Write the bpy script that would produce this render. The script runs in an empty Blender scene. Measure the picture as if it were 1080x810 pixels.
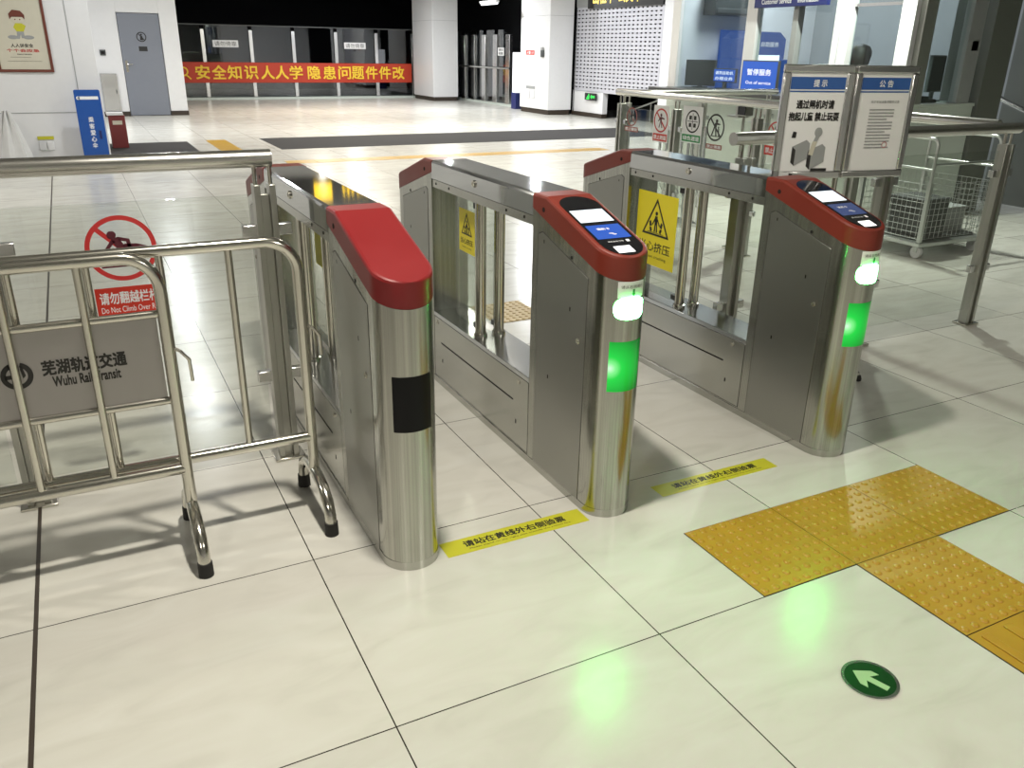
import bpy, bmesh, math, random
from mathutils import Vector, Matrix
random.seed(7)
SC = bpy.context.scene
COL = SC.collection
PI = math.pi

# ------------------------------------------------------------------ materials
def new_mat(name):
    m = bpy.data.materials.new(name); m.use_nodes = True
    nt = m.node_tree; b = nt.nodes['Principled BSDF']
    return m, nt, b
def N(nt, t, **kw):
    n = nt.nodes.new(t)
    for k, v in kw.items(): setattr(n, k, v)
    return n
def L(nt, a, b): nt.links.new(a, b)
def setc(sock, c): sock.default_value = (c[0], c[1], c[2], 1.0)

def plain(name, c, rough=.5, metal=0., var=.06, scale=12., spec=.5, bump=0., bscale=80.):
    """painted / plastic / paper surface: slight procedural mottling of colour and gloss"""
    m, nt, b = new_mat(name)
    tc = N(nt, 'ShaderNodeTexCoord'); no = N(nt, 'ShaderNodeTexNoise'); no.inputs['Scale'].default_value = scale; no.inputs['Detail'].default_value = 4
    L(nt, tc.outputs['Object'], no.inputs['Vector'])
    mx = N(nt, 'ShaderNodeMixRGB'); setc(mx.inputs[1], [x*(1-var) for x in c]); setc(mx.inputs[2], [min(1, x*(1+var)) for x in c])
    L(nt, no.outputs['Fac'], mx.inputs[0]); L(nt, mx.outputs[0], b.inputs['Base Color'])
    mr = N(nt, 'ShaderNodeMapRange'); mr.inputs[3].default_value = max(.02, rough-.06); mr.inputs[4].default_value = min(1, rough+.06)
    L(nt, no.outputs['Fac'], mr.inputs[0]); L(nt, mr.outputs[0], b.inputs['Roughness'])
    b.inputs['Metallic'].default_value = metal; b.inputs['Specular IOR Level'].default_value = spec
    if bump > 0:
        n2 = N(nt, 'ShaderNodeTexNoise'); n2.inputs['Scale'].default_value = bscale; L(nt, tc.outputs['Object'], n2.inputs['Vector'])
        bp = N(nt, 'ShaderNodeBump'); bp.inputs['Strength'].default_value = bump; bp.inputs['Distance'].default_value = .002
        L(nt, n2.outputs['Fac'], bp.inputs['Height']); L(nt, bp.outputs[0], b.inputs['Normal'])
    return m

def steel(name, c=(.60, .585, .54), rough=.3, stretch=(520, 520, 3), bump=.012, var=.035, aniso=0., fine=.25, painted_refl=None):
    """brushed stainless steel: grain stretched along one axis, faint smudges"""
    m, nt, b = new_mat(name)
    tc = N(nt, 'ShaderNodeTexCoord'); mp = N(nt, 'ShaderNodeMapping'); mp.inputs['Scale'].default_value = stretch
    L(nt, tc.outputs['Object'], mp.inputs[0])
    no = N(nt, 'ShaderNodeTexNoise'); no.inputs['Scale'].default_value = 1.; no.inputs['Detail'].default_value = 3; L(nt, mp.outputs[0], no.inputs['Vector'])
    sm = N(nt, 'ShaderNodeTexNoise'); sm.inputs['Scale'].default_value = 2.5; sm.inputs['Detail'].default_value = 1; L(nt, tc.outputs['Object'], sm.inputs['Vector'])
    mx = N(nt, 'ShaderNodeMixRGB'); setc(mx.inputs[1], [x*(1-var) for x in c]); setc(mx.inputs[2], [min(1, x*(1+var)) for x in c])
    if painted_refl:  # bright and dark reflection streaks painted into the base colour
        m2 = N(nt, 'ShaderNodeMapping'); m2.inputs['Scale'].default_value = painted_refl; L(nt, tc.outputs['Object'], m2.inputs[0])
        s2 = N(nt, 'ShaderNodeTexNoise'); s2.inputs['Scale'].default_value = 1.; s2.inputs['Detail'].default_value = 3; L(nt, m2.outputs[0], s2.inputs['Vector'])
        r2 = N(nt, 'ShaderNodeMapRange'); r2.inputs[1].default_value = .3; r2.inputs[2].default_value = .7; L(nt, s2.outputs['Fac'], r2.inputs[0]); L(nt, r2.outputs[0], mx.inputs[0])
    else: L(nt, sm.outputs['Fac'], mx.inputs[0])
    L(nt, mx.outputs[0], b.inputs['Base Color'])
    ad = N(nt, 'ShaderNodeMath', operation='MULTIPLY_ADD'); ad.inputs[1].default_value = fine; L(nt, no.outputs['Fac'], ad.inputs[0]); L(nt, sm.outputs['Fac'], ad.inputs[2])
    mr = N(nt, 'ShaderNodeMapRange'); mr.inputs[1].default_value = .3; mr.inputs[2].default_value = .7+fine; mr.inputs[3].default_value = max(.03, rough*.87); mr.inputs[4].default_value = rough*1.16
    L(nt, ad.outputs[0], mr.inputs[0]); L(nt, mr.outputs[0], b.inputs['Roughness'])
    b.inputs['Metallic'].default_value = 1.
    if aniso:
        b.inputs['Anisotropic'].default_value = aniso
        tg = N(nt, 'ShaderNodeTangent'); tg.direction_type = 'RADIAL'; tg.axis = 'Z'; L(nt, tg.outputs[0], b.inputs['Tangent']); b.inputs['Anisotropic Rotation'].default_value = 0.
    if bump > 0:
        bp = N(nt, 'ShaderNodeBump'); bp.inputs['Strength'].default_value = bump; bp.inputs['Distance'].default_value = .001
        L(nt, no.outputs['Fac'], bp.inputs['Height']); L(nt, bp.outputs[0], b.inputs['Normal'])
    return m

def glow(name, c, strength, base=(.02, .02, .02)):
    m, nt, b = new_mat(name)
    setc(b.inputs['Base Color'], base); setc(b.inputs['Emission Color'], c); b.inputs['Emission Strength'].default_value = strength
    b.inputs['Roughness'].default_value = .2
    return m

def glass(name, tint=(.93, .96, .94), refl=1.0, rough=.02):
    """thin architectural glass: see-through with a fresnel reflection"""
    m, nt, b = new_mat(name); nt.nodes.remove(b)
    out = nt.nodes['Material Output']
    tr = N(nt, 'ShaderNodeBsdfTransparent'); setc(tr.inputs[0], tint)
    gl = N(nt, 'ShaderNodeBsdfGlossy'); gl.inputs['Roughness'].default_value = rough
    fr = N(nt, 'ShaderNodeFresnel'); ge = N(nt, 'ShaderNodeNewGeometry')
    io = N(nt, 'ShaderNodeMapRange'); io.inputs[3].default_value = 1.5; io.inputs[4].default_value = 1/1.5; L(nt, ge.outputs['Backfacing'], io.inputs[0]); L(nt, io.outputs[0], fr.inputs[0])
    mu = N(nt, 'ShaderNodeMath', operation='MULTIPLY'); mu.inputs[1].default_value = refl; L(nt, fr.outputs[0], mu.inputs[0])
    mx = N(nt, 'ShaderNodeMixShader'); L(nt, mu.outputs[0], mx.inputs[0]); L(nt, tr.outputs[0], mx.inputs[1]); L(nt, gl.outputs[0], mx.inputs[2])
    L(nt, mx.outputs[0], out.inputs[0])
    return m

def floor_material():
    m, nt, b = new_mat('polished_floor_tile')
    tc = N(nt, 'ShaderNodeTexCoord'); sx = N(nt, 'ShaderNodeSeparateXYZ'); L(nt, tc.outputs['Object'], sx.inputs[0])
    g = []
    for ax in ('X', 'Y'):
        pp = N(nt, 'ShaderNodeMath', operation='PINGPONG'); pp.inputs[1].default_value = .4; L(nt, sx.outputs[ax], pp.inputs[0])
        lt = N(nt, 'ShaderNodeMath', operation='LESS_THAN'); lt.inputs[1].default_value = .0019; L(nt, pp.outputs[0], lt.inputs[0]); g.append(lt)
    mxm = N(nt, 'ShaderNodeMath', operation='MAXIMUM'); L(nt, g[0].outputs[0], mxm.inputs[0]); L(nt, g[1].outputs[0], mxm.inputs[1])
    mp = N(nt, 'ShaderNodeMapping'); mp.inputs['Scale'].default_value = (1.2, 3.4, 1); mp.inputs['Rotation'].default_value = (0, 0, .35); L(nt, tc.outputs['Object'], mp.inputs[0])
    n1 = N(nt, 'ShaderNodeTexNoise'); n1.inputs['Scale'].default_value = 2.2; n1.inputs['Detail'].default_value = 8; n1.inputs['Distortion'].default_value = 1.2; L(nt, mp.outputs[0], n1.inputs['Vector'])
    cr = N(nt, 'ShaderNodeValToRGB'); e = cr.color_ramp.elements
    e[0].position = .28; e[0].color = (.55, .54, .49, 1); e[1].position = .72; e[1].color = (.635, .628, .58, 1)
    el = cr.color_ramp.elements.new(.47); el.color = (.60, .588, .535, 1)
    L(nt, n1.outputs['Fac'], cr.inputs[0])
    # each tile its own slight tone
    sn = N(nt, 'ShaderNodeVectorMath', operation='SNAP'); sn.inputs[1].default_value = (.8, .8, 10); L(nt, tc.outputs['Object'], sn.inputs[0])
    wn = N(nt, 'ShaderNodeTexWhiteNoise'); L(nt, sn.outputs[0], wn.inputs['Vector'])
    mr = N(nt, 'ShaderNodeMapRange'); mr.inputs[3].default_value = .95; mr.inputs[4].default_value = 1.03; L(nt, wn.outputs['Value'], mr.inputs[0])
    hs = N(nt, 'ShaderNodeMixRGB', blend_type='MULTIPLY'); hs.inputs[0].default_value = 1; L(nt, cr.outputs[0], hs.inputs[1]); L(nt, mr.outputs[0], hs.inputs[2])
    mx = N(nt, 'ShaderNodeMixRGB'); L(nt, mxm.outputs[0], mx.inputs[0]); L(nt, hs.outputs[0], mx.inputs[1]); setc(mx.inputs[2], (.035, .03, .022)); L(nt, mx.outputs[0], b.inputs['Base Color'])
    rr = N(nt, 'ShaderNodeMapRange'); rr.inputs[3].default_value = .16; rr.inputs[4].default_value = .30; L(nt, n1.outputs['Fac'], rr.inputs[0]); L(nt, rr.outputs[0], b.inputs['Roughness'])
    bp = N(nt, 'ShaderNodeBump'); bp.invert = True; bp.inputs['Strength'].default_value = .3; bp.inputs['Distance'].default_value = .002; L(nt, mxm.outputs[0], bp.inputs['Height']); L(nt, bp.outputs[0], b.inputs['Normal'])
    return m

M = dict(
    steel=steel('brushed_steel_vertical', c=(.46, .46, .425), rough=.33, bump=0), column=steel('brushed_column_painted_refl', c=(.43, .43, .395), rough=.225, bump=0, var=.22, painted_refl=(110, 110, .5), fine=.1), steel_h=steel('brushed_steel_lengthwise', c=(.47, .47, .44), stretch=(520, 3, 520), rough=.22, bump=0),
    steel_x=steel('brushed_steel_across', stretch=(3, 520, 520)), tray=steel('tray_steel', c=(.58, .60, .62), stretch=(200, 3, 200), rough=.16, bump=0), cover=steel('top_cover_steel', c=(.50, .51, .52), stretch=(300, 3, 300), rough=.055, bump=0),
    chrome=steel('polished_tube_steel', c=(.66, .64, .58), rough=.17, stretch=(30, 30, 30), bump=0), door_steel=steel('door_panel_steel', c=(.36, .36, .335), rough=.335, bump=0, fine=.0),
    rail=steel('satin_rail_steel', c=(.64, .63, .60), rough=.225, stretch=(3, 160, 160), bump=.02), dark_steel=steel('dark_post_steel', c=(.46, .46, .43), rough=.32),  # post steel is one even darker grey
    alu=steel('anodised_aluminium', c=(.70, .70, .70), rough=.225, stretch=(60, 60, 60), bump=.02),
    red=plain('red_cap_paint', (.20, .010, .012), .36, var=.1, scale=6), orange_red=plain('orange_red_cap_paint', (.17, .021, .011), .42, var=.1, scale=6),
    black=plain('black_plastic', (.012, .012, .012), .35), black_gloss=plain('black_glass_plastic', (.006, .006, .008), .08, spec=.6), black_window=plain('dark_window_film', (.008, .008, .009), .3, spec=.15), rubber=plain('black_rubber', (.015, .014, .013), .75),
    seam=plain('dark_seam', (.02, .018, .015), .8), hole=plain('dark_hole', (.004, .004, .004), .9),
    white=plain('white_panel_paint', (.72, .72, .73), .38, var=.03), white_wall=plain('white_wall_panel', (.70, .70, .71), .34, var=.03), paper=plain('white_paper', (.78, .78, .78), .55, var=.02),
    cream=plain('cream_paper', (.56, .53, .43), .5, var=.05), frame_brown=plain('reddish_brown_frame', (.14, .035, .022), .45), skirting=plain('dark_brown_skirting', (.035, .024, .016), .5),
    yellow=plain('yellow_sticker', (.52, .50, .03), .42, var=.08), yellow_sign=plain('yellow_sign_vinyl', (.78, .66, .02), .42, var=.04), ink=plain('black_ink', (.012, .011, .01), .5),
    tactile=plain('yellow_tactile_ceramic', (.43, .25, .024), .36, var=.14, scale=9), tactile_pale=plain('worn_tactile_ceramic', (.50, .37, .17), .45, var=.15, scale=20),
    green_disc=plain('dark_green_enamel', (.002, .038, .006), .35), green_pale=plain('pale_green_enamel', (.34, .54, .28), .4), green_label=plain('green_label', (.01, .25, .06), .4),
    red_sign=plain('red_sign_vinyl', (.55, .035, .02), .45), red_ring=plain('red_ring_vinyl', (.48, .03, .03), .45), brown_red=plain('faded_red_vinyl', (.30, .10, .08), .5), ink_red=plain('dark_maroon_ink', (.08, .01, .02), .5),
    banner=plain('orange_red_banner_cloth', (.46, .035, .010), .6, var=.08), banner_text=plain('yellow_banner_lettering', (.85, .55, .03), .55),
    blue=plain('blue_stand_panel', (.008, .075, .34), .4, var=.06), navy=plain('navy_sign', (.012, .02, .12), .35), blue_header=plain('blue_header_print', (.03, .10, .33), .45), white_ink=plain('white_ink', (.82, .82, .84), .5),
    maroon=plain('maroon_panel', (.17, .025, .025), .45), grey_door=plain('grey_door_paint', (.19, .205, .245), .42, var=.03), grey_panel=plain('mid_grey_paint', (.30, .31, .31), .5), dark_grey=plain('dark_grey_stone', (.045, .043, .042), .85, var=.15, scale=30, spec=.1),
    board=steel('grey_board_sheet', c=(.36, .345, .34), rough=.42, stretch=(3, 60, 60), bump=.02), dark_wall=plain('dark_grey_wall', (.14, .148, .13), .55, var=.06, scale=3), night=plain('dark_void_wall', (.006, .006, .008), .9),
    booth=plain('pale_green_white_panel', (.52, .57, .52), .4, var=.03), counter=plain('dark_counter_stone', (.05, .05, .05), .3), ceiling=plain('dark_open_ceiling', (.26, .26, .26), .8), dark_plastic=plain('charcoal_plastic', (.055, .06, .06), .45),
    skin=plain('skin', (.45, .27, .19), .55), hair=plain('black_hair', (.008, .007, .007), .6), cloth=plain('dark_blue_cloth', (.03, .035, .06), .8), brown_inside=plain('brown_inner_steel', (.10, .075, .045), .5, metal=.4),
    wrap=plain('translucent_white_plastic', (.62, .62, .62), .35), wire=steel('galvanised_wire', c=(.56, .58, .56), rough=.35, stretch=(50, 50, 50), bump=0),
    glass=glass('clear_glass'), fence_glass=glass('fence_glass', (.955, .97, .955)), dark_glass=glass('platform_glass', (.62, .66, .70), 2.2), booth_glass=glass('booth_glass', (.90, .95, .95)), wing_glass=glass('wing_acrylic', (.86, .89, .86)),
    lamp=glow('lit_green_lamp', (.06, 1., .11), 150.), green_screen=glow('lit_green_window', (.002, .60, .05), 1.1), white_screen=glow('lit_white_screen', (.9, .97, 1.), 1.6), reader=glow('lit_reader_spot', (1., .99, .95), 2.2),
    blue_screen=glow('lit_blue_screen', (.012, .13, .72), .95), shutter=plain('pale_shutter_paint', (.58, .58, .63), .4, metal=.3, var=.03), dim_screen=glow('dim_blue_screen', (.07, .12, .34), .6), glowing_blue=glow('emissive_blue_surface', (.03, .13, .55), .55), machine_screen=glow('bright_machine_screen', (.85, .93, 1.), 1.8),  # poster and cabinet blue is brightened by its own emission
    exit_green=glow('lit_exit_green', (.01, .9, .08), 1.6), lightbox=glow('lit_white_box', (.95, .96, 1.), 2.2), tube=glow('lit_tube', (.95, .97, 1.), 3.), led_yellow=glow('lit_yellow_letters', (1., .78, .15), 2.), led_sign=glow('lit_yellow_sign', (1., .62, .02), 2.5),
    downlight=glow('lit_downlight', (1., .93, .78), 14.), strip=glow('lit_white_strip', (.9, .95, 1.), 1.3),
)
M['floor'] = floor_material()
def hotspot_window():  # hot spot and darker rim painted into the emission colour
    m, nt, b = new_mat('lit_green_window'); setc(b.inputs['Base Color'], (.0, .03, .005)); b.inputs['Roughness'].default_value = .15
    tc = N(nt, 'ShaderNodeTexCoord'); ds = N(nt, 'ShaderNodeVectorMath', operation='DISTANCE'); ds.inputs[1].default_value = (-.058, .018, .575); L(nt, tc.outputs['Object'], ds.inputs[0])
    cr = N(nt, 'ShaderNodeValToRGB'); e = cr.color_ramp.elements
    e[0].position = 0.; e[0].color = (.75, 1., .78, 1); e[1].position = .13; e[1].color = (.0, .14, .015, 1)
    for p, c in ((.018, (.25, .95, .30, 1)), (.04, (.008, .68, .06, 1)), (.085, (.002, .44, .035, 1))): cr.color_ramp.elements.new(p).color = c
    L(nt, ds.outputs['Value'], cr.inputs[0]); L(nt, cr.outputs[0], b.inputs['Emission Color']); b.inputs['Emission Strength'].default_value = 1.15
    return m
M['green_screen'] = hotspot_window()

# ------------------------------------------------------------------ mesh helpers
class MB:
    def __init__(s): s.bm = bmesh.new()
    def _face(s, vs):
        try: return s.bm.faces.new(vs)
        except ValueError: return None
    def box(s, a, b, mat=None):
        x0, y0, z0 = [min(a[i], b[i]) for i in range(3)]; x1, y1, z1 = [max(a[i], b[i]) for i in range(3)]
        v = [Vector(p) for p in ((x0, y0, z0), (x1, y0, z0), (x1, y1, z0), (x0, y1, z0), (x0, y0, z1), (x1, y0, z1), (x1, y1, z1), (x0, y1, z1))]
        if mat is not None: v = [mat @ p for p in v]
        v = [s.bm.verts.new(p) for p in v]
        for f in ((0, 3, 2, 1), (4, 5, 6, 7), (0, 1, 5, 4), (1, 2, 6, 5), (2, 3, 7, 6), (3, 0, 4, 7)): s._face([v[i] for i in f])
        return s
    def tube(s, pts, r, n=12, closed=False, caps=True, rs=None):
        pts = [Vector(p) for p in pts]; k = len(pts); rings = []; up = None
        for i, p in enumerate(pts):
            if closed: t = (pts[(i+1) % k]-pts[i-1]).normalized()
            else: t = (pts[min(i+1, k-1)]-pts[max(i-1, 0)]).normalized()
            if up is None:
                up = Vector((0, 0, 1)) if abs(t.z) < .9 else Vector((1, 0, 0))
            a = t.cross(up)
            if a.length < 1e-6: a = t.cross(Vector((0, 1, 0)))
            a.normalize(); b = a.cross(t).normalized(); up = b
            rr = rs[i] if rs else r
            rings.append([s.bm.verts.new(p+a*rr*math.cos(2*PI*j/n)+b*rr*math.sin(2*PI*j/n)) for j in range(n)])
        for i in range(k if closed else k-1):
            A, B = rings[i], rings[(i+1) % k]
            for j in range(n): s._face([A[j], A[(j+1) % n], B[(j+1) % n], B[j]])
        if caps and not closed:
            s._face(rings[0][::-1]); s._face(rings[-1])
        return s
    def cyl(s, c, r, h, axis='z', n=20, r2=None):
        c = Vector(c); d = {'x': Vector((1, 0, 0)), 'y': Vector((0, 1, 0)), 'z': Vector((0, 0, 1))}[axis] if isinstance(axis, str) else Vector(axis).normalized()
        return s.tube([c, c+d*h], r, n, rs=[r, r if r2 is None else r2])
    def prism(s, poly, axis, a, b):
        """poly: 2-D outline; axis: the extrusion axis; a..b its range"""
        def P(u, v, w): return {'x': (w, u, v), 'y': (u, w, v), 'z': (u, v, w)}[axis]
        A = [s.bm.verts.new(P(u, v, a)) for u, v in poly]; B = [s.bm.verts.new(P(u, v, b)) for u, v in poly]
        n = len(poly); s._face(A[::-1]); s._face(B)
        for i in range(n): s._face([A[i], A[(i+1) % n], B[(i+1) % n], B[i]])
        return s
    def loft(s, rings, closed_ring=True, cap0=True, cap1=True):
        R = [[s.bm.verts.new(p) for p in r] for r in rings]; n = len(R[0])
        for A, B in zip(R, R[1:]):
            for j in range(n if closed_ring else n-1): s._face([A[j], A[(j+1) % n], B[(j+1) % n], B[j]])
        if cap0: s._face(R[0][::-1])
        if cap1: s._face(R[-1])
        return s
    def lathe(s, prof, c=(0, 0, 0), n=24):
        c = Vector(c); rings = [[c+Vector((r*math.cos(2*PI*j/n), r*math.sin(2*PI*j/n), z)) for j in range(n)] for r, z in prof]
        return s.loft(rings)
    def sphere(s, c, r, sc=(1, 1, 1), n=16, m=10):
        c = Vector(c); rings = []
        for i in range(1, m):
            a = PI*i/m
            rings.append([c+Vector((sc[0]*r*math.sin(a)*math.cos(2*PI*j/n), sc[1]*r*math.sin(a)*math.sin(2*PI*j/n), -sc[2]*r*math.cos(a))) for j in range(n)])
        return s.loft(rings)
    def ring(s, c, r0, r1, h0, h1, axis, n=40):
        """flat annulus between radii r0<r1, from h0 to h1 along axis, around c"""
        c = Vector(c); ex = {'x': (Vector((0, 1, 0)), Vector((0, 0, 1)), Vector((1, 0, 0))), 'y': (Vector((1, 0, 0)), Vector((0, 0, 1)), Vector((0, 1, 0))), 'z': (Vector((1, 0, 0)), Vector((0, 1, 0)), Vector((0, 0, 1)))}[axis]
        def P(r, h, j): a = 2*PI*j/n; return c+ex[0]*r*math.cos(a)+ex[1]*r*math.sin(a)+ex[2]*h
        q = [[s.bm.verts.new(P(r, h, j)) for j in range(n)] for r, h in ((r0, h0), (r1, h0), (r1, h1), (r0, h1))]
        for k in range(4):
            A, B = q[k], q[(k+1) % 4]
            for j in range(n): s._face([A[j], A[(j+1) % n], B[(j+1) % n], B[j]])
        return s
    def add_mesh(s, me, mat):
        off = [s.bm.verts.new(mat @ v.co) for v in me.vertices]
        for p in me.polygons: s._face([off[i] for i in p.vertices])
        return s
    def build(s, name, mat, parent=None, bevel=0., smooth=35, loc=None, rot=None):
        bmesh.ops.recalc_face_normals(s.bm, faces=s.bm.faces)
        me = bpy.data.meshes.new(name); s.bm.to_mesh(me); s.bm.free()
        me.materials.append(M[mat] if isinstance(mat, str) else mat)
        if smooth:
            for p in me.polygons: p.use_smooth = True
            me.set_sharp_from_angle(angle=math.radians(smooth))
        o = bpy.data.objects.new(name, me); COL.objects.link(o)
        if parent is not None: o.parent = parent
        if loc is not None: o.location = loc
        if rot is not None: o.rotation_euler = rot
        if bevel > 0:
            b = o.modifiers.new('edge', 'BEVEL'); b.width = bevel; b.segments = 2; b.limit_method = 'ANGLE'; b.angle_limit = .7
        return o

def tag(o, label, cat, group=None):
    o['label'] = label; o['category'] = cat
    if group: o['group'] = group
    return o
def thing(name, label, cat, loc=(0, 0, 0), rz=0., group=None):
    o = bpy.data.objects.new(name, None); o.empty_display_size = .1; COL.objects.link(o)
    o.location = loc; o.rotation_euler = (0, 0, rz)
    return tag(o, label, cat, group)
def struct(o): o['kind'] = 'structure'; return o
def copy_tree(o, parent=None):
    c = o.copy(); COL.objects.link(c)
    if parent is not None: c.parent = parent
    for ch in list(o.children): copy_tree(ch, c)
    return c

_tcache = {}
def text_mesh(body):
    if body not in _tcache:
        cu = bpy.data.curves.new('lettering', 'FONT'); cu.body = body; cu.size = 1; cu.resolution_u = 3
        ob = bpy.data.objects.new('lettering', cu); COL.objects.link(ob)
        dg = bpy.context.evaluated_depsgraph_get(); me = bpy.data.meshes.new_from_object(ob.evaluated_get(dg))
        bpy.data.objects.remove(ob); bpy.data.curves.remove(cu)
        _tcache[body] = me
    return _tcache[body]
def strokes(bold): return [(0, 0)] if bold <= .004 else [(-bold, -bold), (bold, -bold), (bold, bold), (-bold, bold), (0, 0)]
def text(mb, body, c, w, h, right, up, lift=.0, bold=.018, mirror=False, keep=False):
    """lettering filling the rectangle w x h centred at c, laid along the directions right / up"""
    me = text_mesh(body)
    xs = [v.co.x for v in me.vertices]; ys = [v.co.y for v in me.vertices]
    x0, x1, y0, y1 = min(xs), max(xs), min(ys), max(ys)
    r = Vector(right).normalized(); u = Vector(up).normalized(); n = r.cross(u)
    sx, sy = w/(x1-x0), h/(y1-y0)
    if keep: sx = sy = min(sx, sy)
    if mirror: sx = -sx
    c = Vector(c)
    for k, (dx, dy) in enumerate(strokes(bold)):
        vs = [mb.bm.verts.new(c+r*((v.co.x+dx-(x0+x1)/2)*sx)+u*((v.co.y+dy-(y0+y1)/2)*sy)+n*(lift+k*.00002)) for v in me.vertices]
        for p in me.polygons: mb._face([vs[i] for i in p.vertices])
    return mb
X_, Y_, Z_ = (1, 0, 0), (0, 1, 0), (0, 0, 1)

def arc(c, r, a0, a1, n, plane):
    """points of an arc; plane 'xz','yz' or 'xy'; angles in degrees"""
    out = []
    for i in range(n+1):
        a = math.radians(a0+(a1-a0)*i/n); u, v = r*math.cos(a), r*math.sin(a)
        out.append({'xz': (c[0]+u, c[1], c[2]+v), 'yz': (c[0], c[1]+u, c[2]+v), 'xy': (c[0]+u, c[1]+v, c[2])}[plane])
    return out

# ------------------------------------------------------------------ camera
Rv, Uv, Fv = None, None, None
def camera():
    yaw, pitch, roll = .47846691, .38527190, .01730666
    cy, sy, cp, sp = math.cos(yaw), math.sin(yaw), math.cos(pitch), math.sin(pitch)
    f = Vector((sy*cp, cy*cp, -sp)); r = Vector((cy, -sy, 0)); u = r.cross(f)
    r2 = r*math.cos(roll)+u*math.sin(roll); u2 = -r*math.sin(roll)+u*math.cos(roll)
    cam = bpy.data.cameras.new('camera'); o = bpy.data.objects.new('camera', cam); COL.objects.link(o)
    m = Matrix((r2, u2, -f)).transposed().to_4x4(); m.translation = Vector((-.48072148, -1.51629090, 1.55697681))
    o.matrix_world = m
    cam.sensor_width = 36; cam.lens = 868.1431/1080*36; cam.clip_start = .02; cam.clip_end = 200
    SC.camera = o
camera()

# ------------------------------------------------------------------ the setting
CEIL = 3.35
struct(MB().box((-12, -8, -.1), (30, 34, 0)).build('floor', 'floor', smooth=0))
struct(MB().box((-12, -8, CEIL), (30, 28.5, CEIL+.1)).build('ceiling', 'ceiling', smooth=0))
struct(MB().box((-.806, -8, 0), (-.794, 11.85, .0012)).build('trim_1', 'skirting', smooth=0))          # wide dark expansion joint
# poster wall block, its panel joints as fine trims
def wl():
    mb = MB(); mb.box((-9, 11.9, 0), (-.045, 14.6, CEIL)); return mb.build('wall_left', 'white_wall', bevel=.004)
struct(wl())
struct(MB().box((-.33, 11.893, .02), (-.322, 11.9, CEIL)).box((-9, 11.893, .66), (-.33, 11.9, .666)).build('trim_2', 'grey_panel', smooth=0))
# wall with the grey door
struct(MB().box((-6, 20.3, .1), (.77, 24.5, CEIL)).box((1.66, 20.3, .1), (2.04, 24.5, CEIL)).box((.77, 20.3, 2.2), (1.66, 24.5, CEIL)).build('wall_back', 'white', bevel=.005))
struct(MB().box((-6, 20.28, 0), (.77, 24.4, .1)).box((1.66, 20.28, 0), (2.05, 24.4, .1)).build('baseboard_back', 'skirting', smooth=0))
struct(MB().box((-12, -8.1, 0), (30, -8, CEIL)).build('wall_behind', 'white_wall', smooth=0))
struct(MB().box((-12.1, -8, 0), (-12, 34, CEIL)).build('wall_far_left', 'white_wall', smooth=0))
struct(MB().box((8.95, -8, 0), (9.15, 4.72, CEIL)).build('wall_right', 'dark_wall', smooth=0))
d = struct(MB().box((.78, 20.32, .01), (1.65, 20.37, 2.19)).build('door_1', 'grey_door', bevel=.004))
MB().cyl((.85, 20.32, 1.12), .022, -.05, 'y').tube([(.85, 20.27, 1.12), (.97, 20.27, 1.12)], .012).box((.825, 20.315, .95), (.875, 20.32, 1.2)).build('door_handle', 'chrome', d)
MB().ring((1.235, 20.32, 1.70), .085, .105, -.004, 0, 'y').box((1.15, 20.316, 1.4), (1.33, 20.32, 1.5)).tube([(1.17, 20.317, 1.77), (1.3, 20.317, 1.63)], .009, 6).sphere((1.235, 20.318, 1.745), .02).prism([(1.2, 1.63), (1.27, 1.63), (1.255, 1.72), (1.215, 1.72)], 'y', 20.316, 20.32).build('no_entry_sticker', 'ink', d)
# white pillars
def pillar(x0, x1, y0, y1, g=.0):
    p = struct(MB().box((x0, y0, .12), (x1, y1, CEIL)).build('pillar', 'white', bevel=.01))
    MB().box((x0+.03, y0+.03, 0), (x1-.03, y1-.03, .12)).build('plinth', 'skirting', p, smooth=0)
    MB().box((x0-.003, y0-.003, 2.38), (x1+.003, y1+.003, 2.386)).build('panel_joint', 'grey_panel', p, smooth=0)
    return p
pillar(10.0, 10.86, 24.5, 26.25)
pillar(10.62, 11.32, 18.15, 19.72)
struct(MB().box((11.3, 12.4, 0), (11.9, 14.35, CEIL)).build('wall_shutter_end', 'white', bevel=.01))
struct(MB().box((11.4, 16.75, .1), (11.55, 18.2, .62)).build('wall_low', 'white', bevel=.006))
struct(MB().box((11.38, 16.75, 0), (11.54, 18.2, .1)).build('baseboard_low', 'skirting', smooth=0))
struct(MB().box((14.5, 14, 0), (14.6, 19.5, CEIL)).box((11.6, 19.4, 0), (14.6, 19.5, CEIL)).box((11.9, 14.0, 0), (14.6, 14.1, CEIL)).build('wall_behind_shutter', 'night', smooth=0))
struct(MB().box((2.05, 26.45, 0), (10.3, 27.2, .06)).box((11.2, 19.9, 0), (11.9, 26.4, .06)).build('trim_3', 'booth', smooth=0))
struct(MB().box((-12, 33, -.5), (30, 33.1, 8)).box((13, 19.6, 0), (13.1, 33, 8)).build('wall_beyond_tracks', 'night', smooth=0))

# dark floor bands, faint yellow lines
for nm, lab, x0, x1, y0, y1 in (('floor_band', 'short dark grey band in the floor by the maroon stand', -6., 1.25, 12.46, 14.2), ('floor_band', 'long dark grey band across the bright far floor', 2.5, 10.3, 12.5, 14.35)):
    tag(MB().box((x0, y0, 0), (x1, y1, .002)).build(nm, 'dark_grey', smooth=0), lab, 'floor band')

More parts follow.
